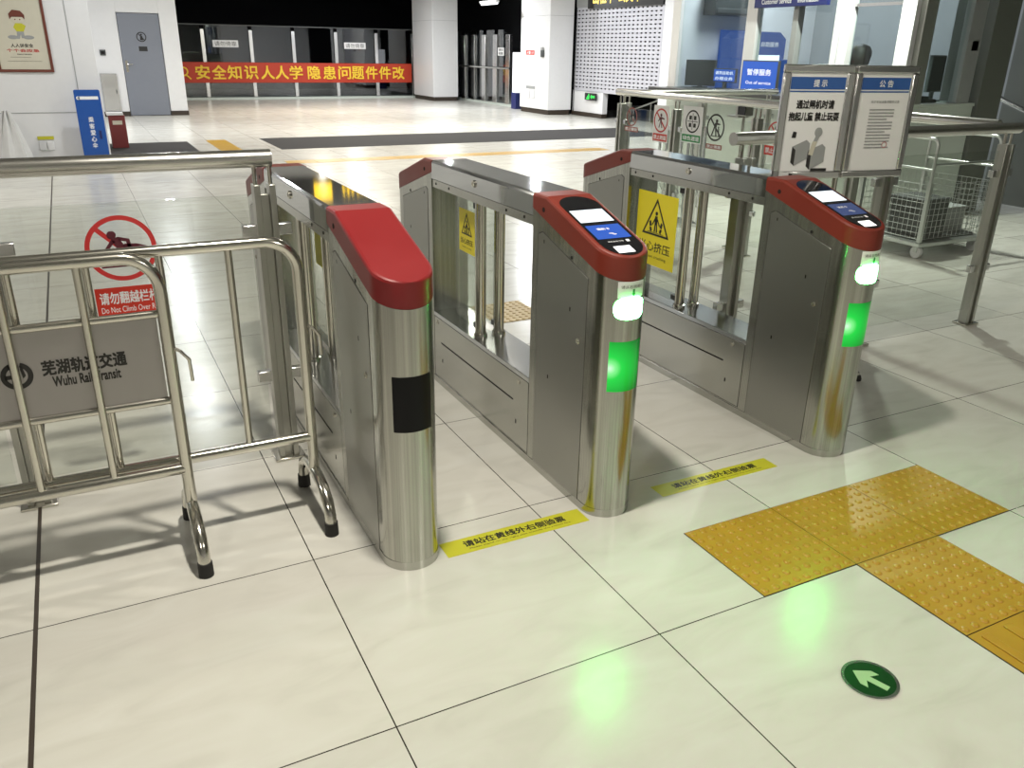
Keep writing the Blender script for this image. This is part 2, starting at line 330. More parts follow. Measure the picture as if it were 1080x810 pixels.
# ------------------------------------------------------------------ tactile paving
def tactile(i, j, kind, mat='tactile', label=''):
    """tile with its low corner at (i, j) x 0.4 m"""
    s = .4; g = .0018
    t = thing('tactile_tile', label, 'tactile tile', (i*s, j*s, 0), group='tactile paving tiles near the gates')
    MB().box((-.0008, -.0008, 0), (s+.0008, s+.0008, .0011)).build('joint_bed', 'seam', t, smooth=0)
    MB().box((g, g, 0), (s-g, s-g, .0022)).build('slab', mat, t, smooth=0)
    mb = MB()
    if kind == 'dots':
        n = 9
        for a in range(n):
            for b in range(n):
                x, y = s*(a+.5)/n, s*(b+.5)/n
                mb.lathe([(.0135, .002), (.0118, .0050), (.0085, .0064), (.003, .0067)], (x, y, 0), 12)
        mb.build('stud_pattern', mat, t, smooth=60)
    else:
        for a in range(4):
            x = s*(a+.5)/4
            mb.box((x-.016, .02, .002), (x+.016, s-.02, .0068))
        mb.build('guide_bars', mat, t, bevel=.003)
    return t
tactile(3, 0, 'dots', label='yellow dotted tactile tile with its corner nearest the wide yellow floor sticker')
tactile(4, 0, 'dots', label='yellow dotted tactile tile where the two rows of the T meet')
tactile(5, 0, 'dots', label='yellow dotted tactile tile at the far end of the row before the gates')
tactile(4, -1, 'dots', label='yellow dotted tactile tile forming the stem below the crossing row')
tactile(4, -2, 'bars', label='yellow tactile tile with raised long bars at the end of the stem')
tactile(4, 7, 'dots', 'tactile_pale', 'pale worn tactile tile seen through the middle gate')
for k in range(13):
    x0 = 2.2+.42*k
    tag(MB().box((x0, 10.68, 0), (x0+.415, 11.02, .003)).build('tactile_strip_tile', 'tactile', bevel=.001), 'yellow tile in the thin line across the far floor', 'tactile tile', 'yellow tiles of the far floor line')
for k in range(5):
    tag(MB().box((1.57, 12.46+.37*k, 0), (1.9, 12.46+.37*k+.365, .003)).build('tactile_strip_tile', 'tactile', bevel=.001), 'yellow tile in the short path between the dark floor bands', 'tactile tile', 'yellow tiles between the dark bands')

# ------------------------------------------------------------------ floor stickers and arrow
def sticker(x0, x1, y0, y1, label):
    t = thing('floor_sticker', label, 'floor sticker', ((x0+x1)/2, (y0+y1)/2, 0))
    w, h = x1-x0, y1-y0
    MB().box((-w/2, -h/2, 0), (w/2, h/2, .0008)).build('vinyl_strip', 'yellow', t, smooth=0)
    mb = MB(); text(mb, '请站在黄线外右侧验票', (0, .007, .0012), w*.72, h*.40, X_, Y_, bold=.022); text(mb, 'Please stand on the right side outside the yellow line', (.01, -h*.27, .0012), w*.72, h*.10, X_, Y_, bold=.004)
    mb.build('lettering', 'ink', t, smooth=0)
sticker(.402, .948, .617, .705, 'yellow floor sticker with black writing between the red-topped gate and the middle gate')
sticker(1.29, 1.865, .640, .722, 'yellow floor sticker with black writing in the wide lane, one end in shade')
t = thing('floor_arrow', 'round dark green floor marker with a pale arrow', 'floor marker', (1.198, -.403, 0), math.radians(18))
MB().lathe([(.0, 0), (.068, 0), (.068, .0022), (.0, .0022)], n=40).build('disc', 'green_disc', t)
MB().ring((0, 0, 0), .066, .074, 0, .004, 'z').build('metal_rim', 'alu', t)
MB().prism([(-.010, -.05), (.010, -.05), (.010, .005), (.034, -.010), (.034, .012), (0, .048), (-.034, .012), (-.034, -.010), (-.010, .005)], 'z', .0022, .0032).build('arrow', 'green_pale', t, smooth=0)

# ------------------------------------------------------------------ fare gates
HW, R0, GL = .092, .092, 2.02         # half width, end radius, length
def halfw(y, h=HW):
    k = min(y, GL-y)
    return h if k >= R0 else h*math.sqrt(max(0., 1-((R0-k)/R0)**2))
def stations(y0, y1, extra=()):
    s = {y0, y1}
    for k in range(13):
        a = R0*(1-math.cos(k/12*PI/2))
        for y in (a, GL-a):
            if y0 <= y <= y1: s.add(round(y, 6))
    for e in extra: s.add(e)
    return sorted(s)
def body(mb, y0, y1, zb, zt, h=HW, ch=0., extra=()):
    """hull of the rounded plan between y0 and y1, bottom zb(y), top zt(y)"""
    rings = []
    for y in stations(y0, y1, extra):
        w = max(halfw(y, h), .0015); c = min(ch, w*.6)
        ring = [(-w, y, zb(y)), (-w, y, zt(y)-c)]
        if ch: ring += [(-w+c*.3, y, zt(y)-c*.3), (-w+c, y, zt(y)), (w-c, y, zt(y)), (w-c*.3, y, zt(y)-c*.3)]
        else: ring += [(w, y, zt(y))]
        ring += [(w, y, zt(y)-c)] if ch else []
        ring += [(w, y, zb(y))]
        rings.append(ring)
    return mb.loft(rings)
def cap_top(y):
    k = min(y, GL-y); return min(.952+.317*k, 1.085)
def cap_bot(y):
    k = min(y, GL-y); return .872+.307*k
def cyl_patch(mb, z0, z1, a0, a1, r=HW+.0012, n=16, th=.0015):
    """curved plate on the front column between two angles (degrees from +x)"""
    rings = []
    for i in range(n+1):
        a = math.radians(a0+(a1-a0)*i/n); c, s = math.cos(a), math.sin(a)
        rings.append([(r*c, R0+r*s, z0), (r*c, R0+r*s, z1), ((r-th)*c, R0+(r-th)*s, z1), ((r-th)*c, R0+(r-th)*s, z0)])
    return mb.loft(rings)
def cyl_text(mb, body_, zc, w, h, ac, r=HW+.0030):
    me = text_mesh(body_); xs = [v.co.x for v in me.vertices]; ys = [v.co.y for v in me.vertices]
    x0, x1, y0, y1 = min(xs), max(xs), min(ys), max(ys); vs = []
    for v in me.vertices:
        a = math.radians(ac)+((v.co.x-x0)/(x1-x0)-.5)*w/HW
        vs.append(mb.bm.verts.new((r*math.cos(a), R0+r*math.sin(a), zc+((v.co.y-y0)/(y1-y0)-.5)*h)))
    for p in me.polygons: mb._face([vs[i] for i in p.vertices])
    return mb
def rrect(u0, u1, v0, v1, r, n=6):
    p = []
    for cu, cv, a in ((u1-r, v1-r, 0), (u0+r, v1-r, 90), (u0+r, v0+r, 180), (u1-r, v0+r, 270)):
        for i in range(n+1):
            t = math.radians(a+90*i/n); p.append((cu+r*math.cos(t), cv+r*math.sin(t)))
    return p

def side_door(root, s, front):
    """hinged service door on the front / back column, side s"""
    def fy(y): return y if front else GL-y
    X = s*HW
    out = [(.125, .03), (.125, .862), (.440, .956), (.466, .945), (.466, .03)]
    def P(poly, e):
        cy = sum(p[0] for p in poly)/len(poly); cz = sum(p[1] for p in poly)/len(poly)
        return [(fy(y+math.copysign(e, y-cy)), z+math.copysign(e, z-cz)) for y, z in poly]
    MB().prism(P(out, .0022), 'x', X-s*.004, X+s*.0006).build('door_seam', 'seam', root, smooth=0)
    dr = MB().prism(P(out, 0), 'x', X-s*.004, X+s*.0018).build('service_door', 'door_steel', root, bevel=.0008)
    def dot(y, z, r=.005): MB().prism([(fy(y)-r*.6, z-r*1.5), (fy(y)+r*.6, z-r*1.5), (fy(y)+r*.6, z+r*1.5), (fy(y)-r*.6, z+r*1.5)], 'x', X+s*.0016, X+s*.0024).build('key_slot', 'hole', dr, smooth=0)
    dot(.23, .728); dot(.368, .427); dot(.425, .925, .004)
    MB().cyl((X+s*.0018, fy(.167), .629), .0105, s*.003, 'x').ring((X, fy(.167), .629), .006, .0085, s*.0045, s*.0065, 'x', 16).build('lock', 'chrome', dr)
def bolt(mb, x, y, z, s, r=.006):
    return mb.cyl((x, y, z), r, s*.0012, 'x', 12)

def wing(root, x, s, wide, marked=True):
    """clear wing swung back along the gate, on its pivot post at (x, 1.065)"""
    y0, y1 = (1.095, 1.492) if wide else (1.092, 1.33)
    g = MB().prism(rrect(y0, y1, .385, .955, .045), 'x', x-.004, x+.004).build('wing_panel', 'wing_glass', root, smooth=0)
    MB().box((x-.008, y0-.012, .925), (x+.008, y0+.035, .95)).box((x-.008, y0-.012, .39), (x+.008, y0+.035, .415)).build('wing_clamp', 'black', g, bevel=.002)
    if not marked: return
    sy0, sy1, sz0, sz1 = (1.135, 1.468, .525, .897) if wide else (1.118, 1.282, .715, .905)
    X0 = x+s*.004
    sg = MB().box((X0, sy0, sz0), (X0+s*.0012, sy1, sz1)).build('warning_sticker', 'yellow_sign', root, smooth=0)
    mb = MB(); w, h = sy1-sy0, sz1-sz0; cy = (sy0+sy1)/2
    def U(u): return cy-s*(-u)*1. if s > 0 else cy-u     # u grows to the reader's right
    Xp = X0+s*.0014
    # triangle outline
    ta = [(-.34*w, sz0+.42*h), (.34*w, sz0+.42*h), (0, sz0+.93*h)]; c = (0, sz0+.59*h)
    ti = [(c[0]+(p[0]-c[0])*.84, c[1]+(p[1]-c[1])*.84) for p in ta]
    for k in range(3):
        q = [ta[k], ta[(k+1) % 3], ti[(k+1) % 3], ti[k]]
        mb.prism([(U(u), z) for u, z in q], 'x', Xp, Xp+s*.0008)
    # squeezed figure between two closing leaves
    k = w
    for q in ([(-.035, .62), (.035, .62), (.03, .69), (-.03, .69)], [(-.03, .57), (-.004, .57), (-.012, .47), (-.045, .47)], [(.004, .57), (.03, .57), (.045, .47), (.012, .47)], [(-.03, .57), (.03, .57), (.035, .64), (-.035, .64)],
              [(-.035, .66), (-.10, .57), (-.085, .555), (-.03, .63)], [(.035, .66), (.10, .57), (.085, .555), (.03, .63)],
              [(-.17, .60), (-.13, .62), (-.10, .55), (-.15, .53)], [(-.16, .52), (-.11, .53), (-.09, .48), (-.13, .46)], [(.17, .60), (.13, .62), (.10, .55), (.15, .53)], [(.16, .52), (.11, .53), (.09, .48), (.13, .46)], [(-.2, .455), (.2, .455), (.2, .463), (-.2, .463)]):
        mb.prism([(U(u*k), sz0+v*h) for u, v in q], 'x', Xp, Xp+s*.0008)
    mb.sphere((Xp, cy, sz0+.725*h), .032*w, (.2, 1, 1), 12, 8)
    R = (0, 1, 0) if s > 0 else (0, -1, 0)
    text(mb, '当心挤压', (Xp+s*.0006, cy, sz0+.265*h), w*.78, h*.135, R, Z_, bold=.01)
    text(mb, 'Caution crushing', (Xp+s*.0006, cy, sz0+.12*h), w*.62, h*.055, R, Z_, bold=.003)
    mb.build('warning_print', 'ink', sg, smooth=0)

def fare_gate(X, label, cap_mat, readers, wings, lit_screen='blue_screen'):
    g = thing('fare_gate', label, 'ticket gate', (X, .6, 0), group='ticket gates in a row')
    YF, YB = .515, GL-.515
    body(MB(), 0, GL, lambda y: 0, lambda y: .03, HW+.0015).build('plinth', 'steel_h', g)
    for front in (True, False):
        a, b = (0, YF) if front else (YB, GL)
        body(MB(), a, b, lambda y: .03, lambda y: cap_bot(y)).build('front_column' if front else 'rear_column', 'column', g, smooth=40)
        body(MB(), a, b, lambda y: cap_bot(y)+.001, cap_top, HW+.002, .010, (.42, GL-.42) if True else ()).build('front_cap' if front else 'rear_cap', cap_mat, g, smooth=30) if False else None
        ex = [y for y in (.42, GL-.42) if a < y < b]
        body(MB(), a, b, lambda y: cap_bot(y)+.001, cap_top, HW+.002, .010, ex).build('front_cap' if front else 'rear_cap', cap_mat if front else 'orange_red', g, smooth=12)
        for s in (-1, 1): side_door(g, s, front)
    MB().box((-HW+.002, YF, .03), (HW-.002, YB, .345)).build('lower_box', 'steel_h', g)
    for s in (-1, 1):
        x = s*(HW-.002)
        MB().box((x-s*.003, YF+.003, .036), (x+s*.0002, YB-.003, .347)).build('panel_seam', 'seam', g, smooth=0)
        p = MB().box((x-s*.003, YF+.006, .039), (x+s*.0016, YB-.006, .343)).build('side_panel', 'steel_h', g, bevel=.0008)
        MB().box((x+s*.001, .649, .222), (x+s*.0022, 1.416, .2295)).build('slot', 'hole', p, smooth=0)
        for y in (.602, 1.461): MB().cyl((x+s*.0014, y, .319), .0105, s*.003, 'x').ring((x, y, .319), .006, .0085, s*.0042, s*.006, 'x', 16).build('lock', 'chrome', p)
        mb = MB(); mb.box((x+s*.001, .618, .128), (x+s*.0021, .626, .146)); mb.box((x+s*.001, 1.40, .128), (x+s*.0021, 1.408, .146)); mb.build('key_slot', 'hole', p, smooth=0)
    MB().box((-HW, YF, .345), (HW, YB, .366)).build('tray', 'tray', g, bevel=.002)
    MB().box((-HW+.004, YF, .9655), (HW-.004, YB, 1.0005)).build('beam', 'steel_h', g)
    for s in (-1, 1):
        for y in (.591, .741, 1.308, 1.458): bolt(MB(), s*(HW-.004), y, .984, s).build('beam_bolt', 'hole', g)
        MB().box((s*(HW-.005), YF, 1.0005), (s*(HW-.0005), YB, 1.0035)).build('cover_seam', 'hole', g, smooth=0)
        MB().cyl((s*HW, 1.03, 1.043), .0155, s*.004, 'x').ring((s*HW, 1.03, 1.043), .009, .0145, s*.004, s*.007, 'x', 20).build('sensor_eye', 'chrome', g)
        for y in (.435, GL-.435): bolt(MB(), s*(HW+.002), y, 1.036, s, .009).build('cap_bolt', 'hole', g)
        for y in (.235, GL-.235): bolt(MB(), s*HW, y, .908, s, .007).build('column_bolt', 'hole', g)
    body(MB(), YF, YB, lambda y: 1.003, lambda y: 1.085, HW, .012).build('top_cover', 'cover', g, smooth=12)
    for x in (-.045, .045):
        MB().lathe([(.024, .966), (.024, .395), (.024, .382), (.030, .380), (.031, .366), (.0, .366)], (x, 1.065, 0), 20).build('pivot_post', 'chrome', g)
    for s, wide, *mk in wings: wing(g, s*.045, s, wide, *mk)
    # sloping head with the readers, front status window and lamp
    sl = lambda y: .952+.317*y
    if readers:
        def plate(mb, x0, x1, y0, y1, lift, th=.001):
            return mb.loft([[(x0, y0, sl(y0)+lift-th), (x1, y0, sl(y0)+lift-th), (x1, y0, sl(y0)+lift), (x0, y0, sl(y0)+lift)], [(x0, y1, sl(y1)+lift-th), (x1, y1, sl(y1)+lift-th), (x1, y1, sl(y1)+lift), (x0, y1, sl(y1)+lift)]])
        mb = MB(); hw, y0, y1 = .076, .014, .405
        pl = [(hw*math.cos(a), y0+hw+hw*math.sin(a)) for a in [PI+PI*i/20 for i in range(21)]]+[(hw*math.cos(a), y1-.06+.06*math.sin(a)) for a in [PI*i/20 for i in range(21)]]
        A = [(x, y, sl(y)-.004) for x, y in pl]; B = [(x, y, sl(y)+.0012) for x, y in pl]
        rp = mb.loft([A, B]).build('reader_panel', 'black_gloss', g, smooth=0)
        plate(MB(), -.067, .064, .226, .306, .0022).build('white_display', 'white_screen', rp, smooth=0)
        bl = plate(MB(), -.066, .064, .118, .203, .0022).build('blue_display', lit_screen, rp, smooth=0)
        up = Vector((0, 1, .317)).normalized()
        mb = MB(); text(mb, '请刷卡', (-.012, .176, sl(.176)+.0026), .05, .014, X_, up); mb.sphere((.002, .146, sl(.146)+.0026), .008, (1.2, 1, .1)); mb.sphere((.012, .140, sl(.14)+.0026), .007, (1.2, 1, .1)); mb.build('display_lettering', 'white_ink', bl, smooth=0)
        mb = MB(); mb.box((-.03, 0, 0), (.03, .001, .001)) if False else None
        text(mb, '请在此处扫码', (-.012, .097, sl(.097)+.0022), .06, .008, X_, up, bold=0); plate(mb, .030, .042, .091, .104, .0022); mb.build('panel_print', 'white_ink', rp, smooth=0)
        plate(MB(), -.040, .022, .030, .068, .0022).build('reader_light', 'reader', rp, smooth=0)
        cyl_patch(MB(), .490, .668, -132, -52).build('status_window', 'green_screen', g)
        lp = cyl_patch(MB(), .818, .872, -122, -58).build('direction_label', 'paper', g)
        mb = MB(); cyl_text(mb, '请从右侧通行', .856, .082, .011, -90); mb.build('label_print', 'ink', lp, smooth=0)
        mb = MB(); a0 = -88
        for q in ([(-.004, .848), (.004, .848), (.004, .834), (-.004, .834)], [(-.008, .834), (.008, .834), (0, .824), (0, .824)]):
            rr = HW+.0026
            vs = [mb.bm.verts.new((rr*math.cos(math.radians(a0)+u/HW), R0+rr*math.sin(math.radians(a0)+u/HW), z)) for u, z in q]; mb._face(vs)
        mb.build('label_arrow', 'green_label', lp, smooth=0)
        mb = MB(); rings = []
        for i in range(25):
            t_ = -1+2*i/24; hh = .036*max(.02, 1-abs(t_)**3)**(1/3); a_ = math.radians(-91+37*t_); rr = HW+.0012+.004*math.sqrt(max(0, 1-t_*t_))
            rings.append([(rr*math.cos(a_), R0+rr*math.sin(a_), .782+hh), (rr*math.cos(a_), R0+rr*math.sin(a_), .782-hh), ((HW-.002)*math.cos(a_), R0+(HW-.002)*math.sin(a_), .782-hh), ((HW-.002)*math.cos(a_), R0+(HW-.002)*math.sin(a_), .782+hh)])
        mb.loft(rings).build('signal_lamp', 'lamp', g)
    else:
        cyl_patch(MB(), .490, .668, -132, -53).build('status_window', 'black_window', g)
        mb = MB(); mb.lathe([(.004, 0), (.004, .0012), (.001, .0014)], (.06, .06, sl(.06)), 12); mb.build('cap_mark', 'black', g) if False else mb.bm.free()
    return g
fare_gate(.295, 'steel ticket gate with a plain red top and a blank black front window', 'red', False, [(1, False)])
fare_gate(1.051, 'steel ticket gate with lit screens between the plain red gate and the big yellow warning', 'orange_red', True, [(-1, False), (1, True, False)])
fare_gate(2.158, 'steel ticket gate beside the notice stand, its wing bearing the big yellow warning', 'orange_red', True, [(-1, True)], 'dim_screen')

# ------------------------------------------------------------------ glass fences
def fence_post(f, x, y, along):
    """twin flat bars with stubs to the handrail"""
    ax = Vector((1, 0, 0)) if along == 'x' else Vector((0, 1, 0)); c = Vector((x, y, 0)); nx = Vector((-ax.y, ax.x, 0))
    p = None
    mb = MB()
    for k in (-1, 1):
        a = c+ax*(k*.027-.011)-nx*.03; b = c+ax*(k*.027+.011)+nx*.03
        mb.box((a.x, a.y, .012), (b.x, b.y, 1.095))
    a = c-ax*.016-nx*.012; b = c+ax*.016+nx*.012
    mb.box((a.x, a.y, .012), (b.x, b.y, 1.06))
    p = mb.build('post', 'steel', f, bevel=.002)
    for k in (-1, 1): q = c+ax*k*.027; MB().cyl((q.x, q.y, 1.09), .008, .075, 'z', 10).build('rail_stub', 'chrome', p)
    a = c-ax*.06-nx*.05; b = c+ax*.06+nx*.05
    MB().box((a.x, a.y, 0), (b.x, b.y, .012)).build('base_plate', 'chrome', p, bevel=.003)
    for z in (.36, .93):
        for k in (-1, 1):
            q = c+ax*k*.062; a = q-ax*.028-nx*.016; b = q+ax*.028+nx*.016
            MB().box((a.x, a.y, z-.022), (b.x, b.y, z+.022)).build('glass_clamp', 'alu', p, bevel=.004)
def fence(label, pts, along, fixed, r0, r1):
    f = thing('glass_fence', label, 'glass fence')
    for p in pts: fence_post(f, *((p, fixed) if along == 'x' else (fixed, p)), along)
    for a, b in zip(pts, pts[1:]):
        mb = MB()
        if along == 'x': mb.box((a+.055, fixed-.005, .10), (b-.055, fixed+.005, 1.06))
        else: mb.box((fixed-.005, a+.055, .10), (fixed+.005, b-.055, 1.06))
        mb.build('glass_pane', 'fence_glass', f, smooth=0)
    e0, e1 = ((r0, fixed, 1.185), (r1, fixed, 1.185)) if along == 'x' else ((fixed, r0, 1.2), (fixed, r1, 1.2))
    MB().tube([e0, e1], .031, 24).build('handrail', 'rail', f)
    return f
fence('clear glass fence with steel handrail behind the two crowd barriers, bearing the no-climbing sign', [-2.6, -1.7, -.8, .1], 'x', 1.585, -2.9, .135)
fence('glass fence with steel handrail running from the notice stand to the wire trolley', [2.38, 3.38, 4.36], 'x', 1.6, 2.29, 4.44)
fence('long glass fence with steel handrail bearing the row of prohibition signs', [2.62, 3.62, 4.64, 5.50], 'y', 4.31, 1.64, 5.58)

fence('short glass fence returning from the long fence towards the booth', [4.45, 5.4, 6.3], 'x', 5.62, 4.40, 6.40)

# sign stuck to the left fence: no climbing
def round_sign(name, label, c, axis, s, R, ring_mat, fig, band=None, band_mat='red_sign', words=('', ''), back=None, slash=True, fig_mat='ink'):
    """sticker on a pane: ring, optional slash, figure strokes, coloured word band. axis: pane normal ('y' faces -y, 'x' faces -x)"""
    t = thing(name, label, 'sign', c)
    Rv_, = ((1, 0, 0),) if axis == 'y' else ((0, -1, 0),)
    n = -1
    def P(u, v, d): return (u, n*d, v) if axis == 'y' else (n*d, -u, v)
    if back:
        u0, u1, v0, v1 = back; mb = MB(); a, b = P(u0, v0, 0), P(u1, v1, .0006); mb.box(a, b); mb.build('backing', 'paper', t, smooth=0)
    mb = MB(); mb.ring((0, 0, 0), R*.86, R, n*.0014, n*.0008, axis, 44)
    if slash:
        q = [(-R*.68, R*.58), (-R*.58, R*.68), (R*.68, -R*.58), (R*.58, -R*.68)]
        mb.loft([[P(u, v, .0009) for u, v in q], [P(u, v, .0015) for u, v in q]])
    mb.build('ring', ring_mat, t, smooth=0)
    mb = MB()
    for q in fig:
        if len(q) == 3 and not isinstance(q[0], tuple): u, v, r = q; mb.sphere(P(u*R, v*R, .0018), r*R, (1, .05, 1) if axis == 'y' else (.05, 1, 1), 14, 8)
        else: mb.loft([[P(u*R, v*R, .0016) for u, v in q], [P(u*R, v*R, .0022) for u, v in q]])
    mb.build('figure', fig_mat, t, smooth=0)
    if band:
        u0, u1, v0, v1 = band; b = MB().box(P(u0, v0, .0008), P(u1, v1, .0014)).build('word_band', band_mat, t, smooth=0)
        mb = MB(); w, h = u1-u0, v1-v0
        if words[0]: text(mb, words[0], P((u0+u1)/2, v0+h*(.64 if words[1] else .5), .0018), w*.88, h*(.40 if words[1] else .6), Rv_, Z_)
        if words[1]: text(mb, words[1], P((u0+u1)/2, v0+h*.24, .0018), w*.88, h*.2, Rv_, Z_, bold=.004)
        mb.build('band_lettering', 'white_ink', b, smooth=0)
    return t
climber = [(-.22, .42, .13), [(-.25, .30), (-.05, .36), (.12, .05), (-.12, .02)], [(-.05, .36), (.26, .28), (.30, .02), (.18, .02), (.16, .2), (-.02, .24)], [(.1, .14), (.45, .12), (.75, .02), (.74, -.05), (.4, .02), (.05, 0)],
           [(-.25, .28), (-.14, .22), (-.42, -.1), (-.55, -.12)], [(-.62, -.10), (.62, -.10), (.62, -.17), (-.62, -.17)], [(-.62, -.52), (.62, -.52), (.62, -.57), (-.62, -.57)]]+[[(-.5+.2*k, -.17), (-.46+.2*k, -.17), (-.46+.2*k, -.52), (-.5+.2*k, -.52)] for k in range(6)]
round_sign('no_climbing_sign', 'red ringed no climbing sign with a red word band on the fence glass', (-.396, 1.578, .905), 'y', -1, .113, 'red_ring', climber, (-.106, .108, -.238, -.134), 'red_sign', ('请勿翻越栏杆', 'Do Not Climb Over Rail'), fig_mat='ink_red')
stand = [(0, .45, .14), [(-.12, .3), (.14, .3), (.1, -.12), (-.1, -.12)], [(-.1, -.1), (.0, -.1), (-.16, -.6), (-.28, -.6)], [(.0, -.1), (.1, -.1), (.26, -.6), (.14, -.6)], [(-.12, .28), (-.4, -.05), (-.32, -.1), (-.08, .14)], [(.12, .28), (.5, .2), (.5, .1), (.1, .14)]]
lean = [(.1, .48, .14), [(-.1, .34), (.18, .38), (.1, -.02), (-.2, -.02)], [(-.2, 0), (-.05, 0), (-.3, -.6), (-.44, -.6)], [(-.05, .0), (.1, .0), (.2, -.6), (.06, -.6)], [(.12, .36), (.5, .3), (.5, .2), (.1, .22)], [(-.55, -.6), (.55, -.6), (.55, -.66), (-.55, -.66)], [(.38, -.6), (.5, -.6), (.4, .1), (.28, .1)]]
xf = 4.303
round_sign('prohibition_sign', 'faded brownish prohibition sign nearest the far end of the long fence', (xf, 5.31, .985), 'x', -1, .085, 'brown_red', stand, (-.11, .11, -.135, -.09), 'brown_red', ('禁止攀爬', ''))
round_sign('prohibition_sign', 'red prohibition sign on white paper with red word band beside the green sign', (xf, 4.85, .985), 'x', -1, .105, 'red_ring', stand, (-.105, .105, -.18, -.115), 'red_sign', ('禁止跨越', ''), back=(-.115, .115, -.19, .13), fig_mat='ink_red')
round_sign('notice_sign', 'white sign with a quartered circle above a green word band', (xf, 4.40, 1.01), 'x', -1, .095, 'ink', [[(-.72, .03), (.72, .03), (.72, -.03), (-.72, -.03)], [(-.03, .72), (.03, .72), (.03, -.72), (-.03, -.72)], [(-.5, .15), (-.15, .15), (-.15, .5), (-.5, .5)], [(.15, .15), (.5, .15), (.5, .5), (.15, .5)], [(-.5, -.5), (-.15, -.5), (-.15, -.15), (-.5, -.15)], [(.15, -.5), (.5, -.5), (.5, -.15), (.15, -.15)]], (-.13, .12, -.17, -.11), 'green_label', ('绿色通道', ''), back=(-.14, .13, -.18, .125), slash=False)
round_sign('prohibition_sign', 'black ringed prohibition sign of a leaning figure above a short brown band', (xf, 4.095, .985), 'x', -1, .11, 'ink', lean, (-.10, .10, -.175, -.135), 'brown_red', ('禁止倚靠', ''))
round_sign('prohibition_sign', 'red prohibition sign partly hidden by the notice stand and steel rail', (xf, 3.40, 1.0), 'x', -1, .085, 'red_ring', stand, (-.10, .10, -.165, -.095), 'red_sign', ('禁止穿越', ''))

# small reader on its slim post behind the long fence
t = thing('card_reader', 'small black card reader on a slim steel post behind the long fence', 'card reader', (4.42, 3.9, 0))
MB().cyl((0, 0, 0), .012, 1.09).build('post', 'chrome', t); MB().cyl((0, 0, 0), .06, .012).build('foot', 'chrome', t)
MB().box((-.05, -.05, 1.09), (.05, .05, 1.19)).build('housing', 'dark_steel', t, bevel=.004); MB().box((-.055, -.07, 1.10), (-.049, .02, 1.185)).build('sensor_window', 'black_gloss', t); MB().box((-.06, .0, 1.075), (.05, .14, 1.09)).build('bracket', 'dark_steel', t)

# ------------------------------------------------------------------ crowd barriers
def barrier(label, xr, y, n, board):
    t = thing('crowd_barrier', label, 'crowd barrier', (xr, y, 0), group='steel crowd barriers')
    Lx = .2*n; r = .0185; H = .985; c = .10
    path = [(-Lx, 0, .15)]+arc((-Lx+c, 0, H-c), c, 180, 90, 8, 'xz')+arc((-c, 0, H-c), c, 90, 0, 8, 'xz')+[(0, 0, .15)]
    MB().tube(path, r, 16).build('frame', 'chrome', t, smooth=60)
    MB().tube([(-Lx+.005, 0, .292), (-.005, 0, .292)], r, 16).build('bottom_rail', 'chrome', t, smooth=60)
    for k in range(1, n): MB().tube([(-.2*k-.01, 0, .30), (-.2*k-.01, 0, H-.01)], .0118, 10).build('bar', 'chrome', t, smooth=60)
    for x in (0, -Lx):
        ft = MB().tube([(x, .192, .03), (x, .188, .075), (x, .165, .115), (x, .11, .145), (x, .04, .158), (x, -.04, .158), (x, -.11, .145), (x, -.165, .115), (x, -.188, .075), (x, -.192, .03)], r+.001, 16).build('foot', 'chrome', t, smooth=60)
        for s in (-1, 1): MB().cyl((x, s*.192, 0), .0235, .048, 'z', 16, .0225).build('rubber_cap', 'rubber', ft)
    MB().tube([(.012, .0, .70), (.03, -.012, .69), (.052, -.012, .66), (.054, -.012, .59)], .0055, 8).build('hook', 'chrome', t)
    if board:
        MB().tube([(-Lx+.01, .012, .808), (-.012, .012, .808)], .0125, 12).build('board_rail', 'chrome', t, smooth=60)
        MB().tube([(-Lx+.01, .012, .527), (-.012, .012, .527)], .0125, 12).build('board_rail', 'chrome', t, smooth=60)
        b = MB().box((-Lx+.02, .012, .533), (-.022, .018, .803)).build('name_board', 'board', t, smooth=0)
        mb = MB(); yy = .0112
        text(mb, '芜湖轨道交通', (-.232, yy, .684), .222, .044, X_, Z_, bold=.035); text(mb, 'Wuhu Rail Transit', (-.232, yy, .640), .180, .030, X_, Z_, bold=.03)
        # emblem: broken ring around a slanted double bar
        cx, cz, R = -.408, .672, .041
        for a0, a1 in ((-80, 70), (100, 250)):
            p = [(cx+(R*math.cos(math.radians(a0+(a1-a0)*i/14))), cz+R*math.sin(math.radians(a0+(a1-a0)*i/14))) for i in range(15)]+[(cx+(R*.66*math.cos(math.radians(a1+(a0-a1)*i/14))), cz+R*.66*math.sin(math.radians(a1+(a0-a1)*i/14))) for i in range(15)]
            mb.prism(p, 'y', yy-.0006, yy)
        for q in ([(-.020, .034), (-.008, .034), (.004, -.002), (-.008, -.002)], [(-.030, .004), (.006, .004), (.004, -.008), (-.030, -.008)], [(-.014, -.008), (-.002, -.008), (.010, -.040), (-.002, -.040)], [(.010, .02), (.016, .03), (.022, -.002), (.014, -.01)]):
            mb.prism([(cx+u, cz+v) for u, v in q], 'y', yy-.0006, yy)
        mb.build('board_print', 'ink', b, smooth=0)
        for s in (-.5, -.9, -1.4): MB().box((s, .019, .54), (s+.03, .024, .8)).build('board_bracket', 'steel', b)
    return t
barrier('steel crowd barrier carrying the grey name board', -.325, 1.055, 9, True)
barrier('bare steel crowd barrier without a board, reaching the red-topped ticket gate', .097, 1.118, 9, False)

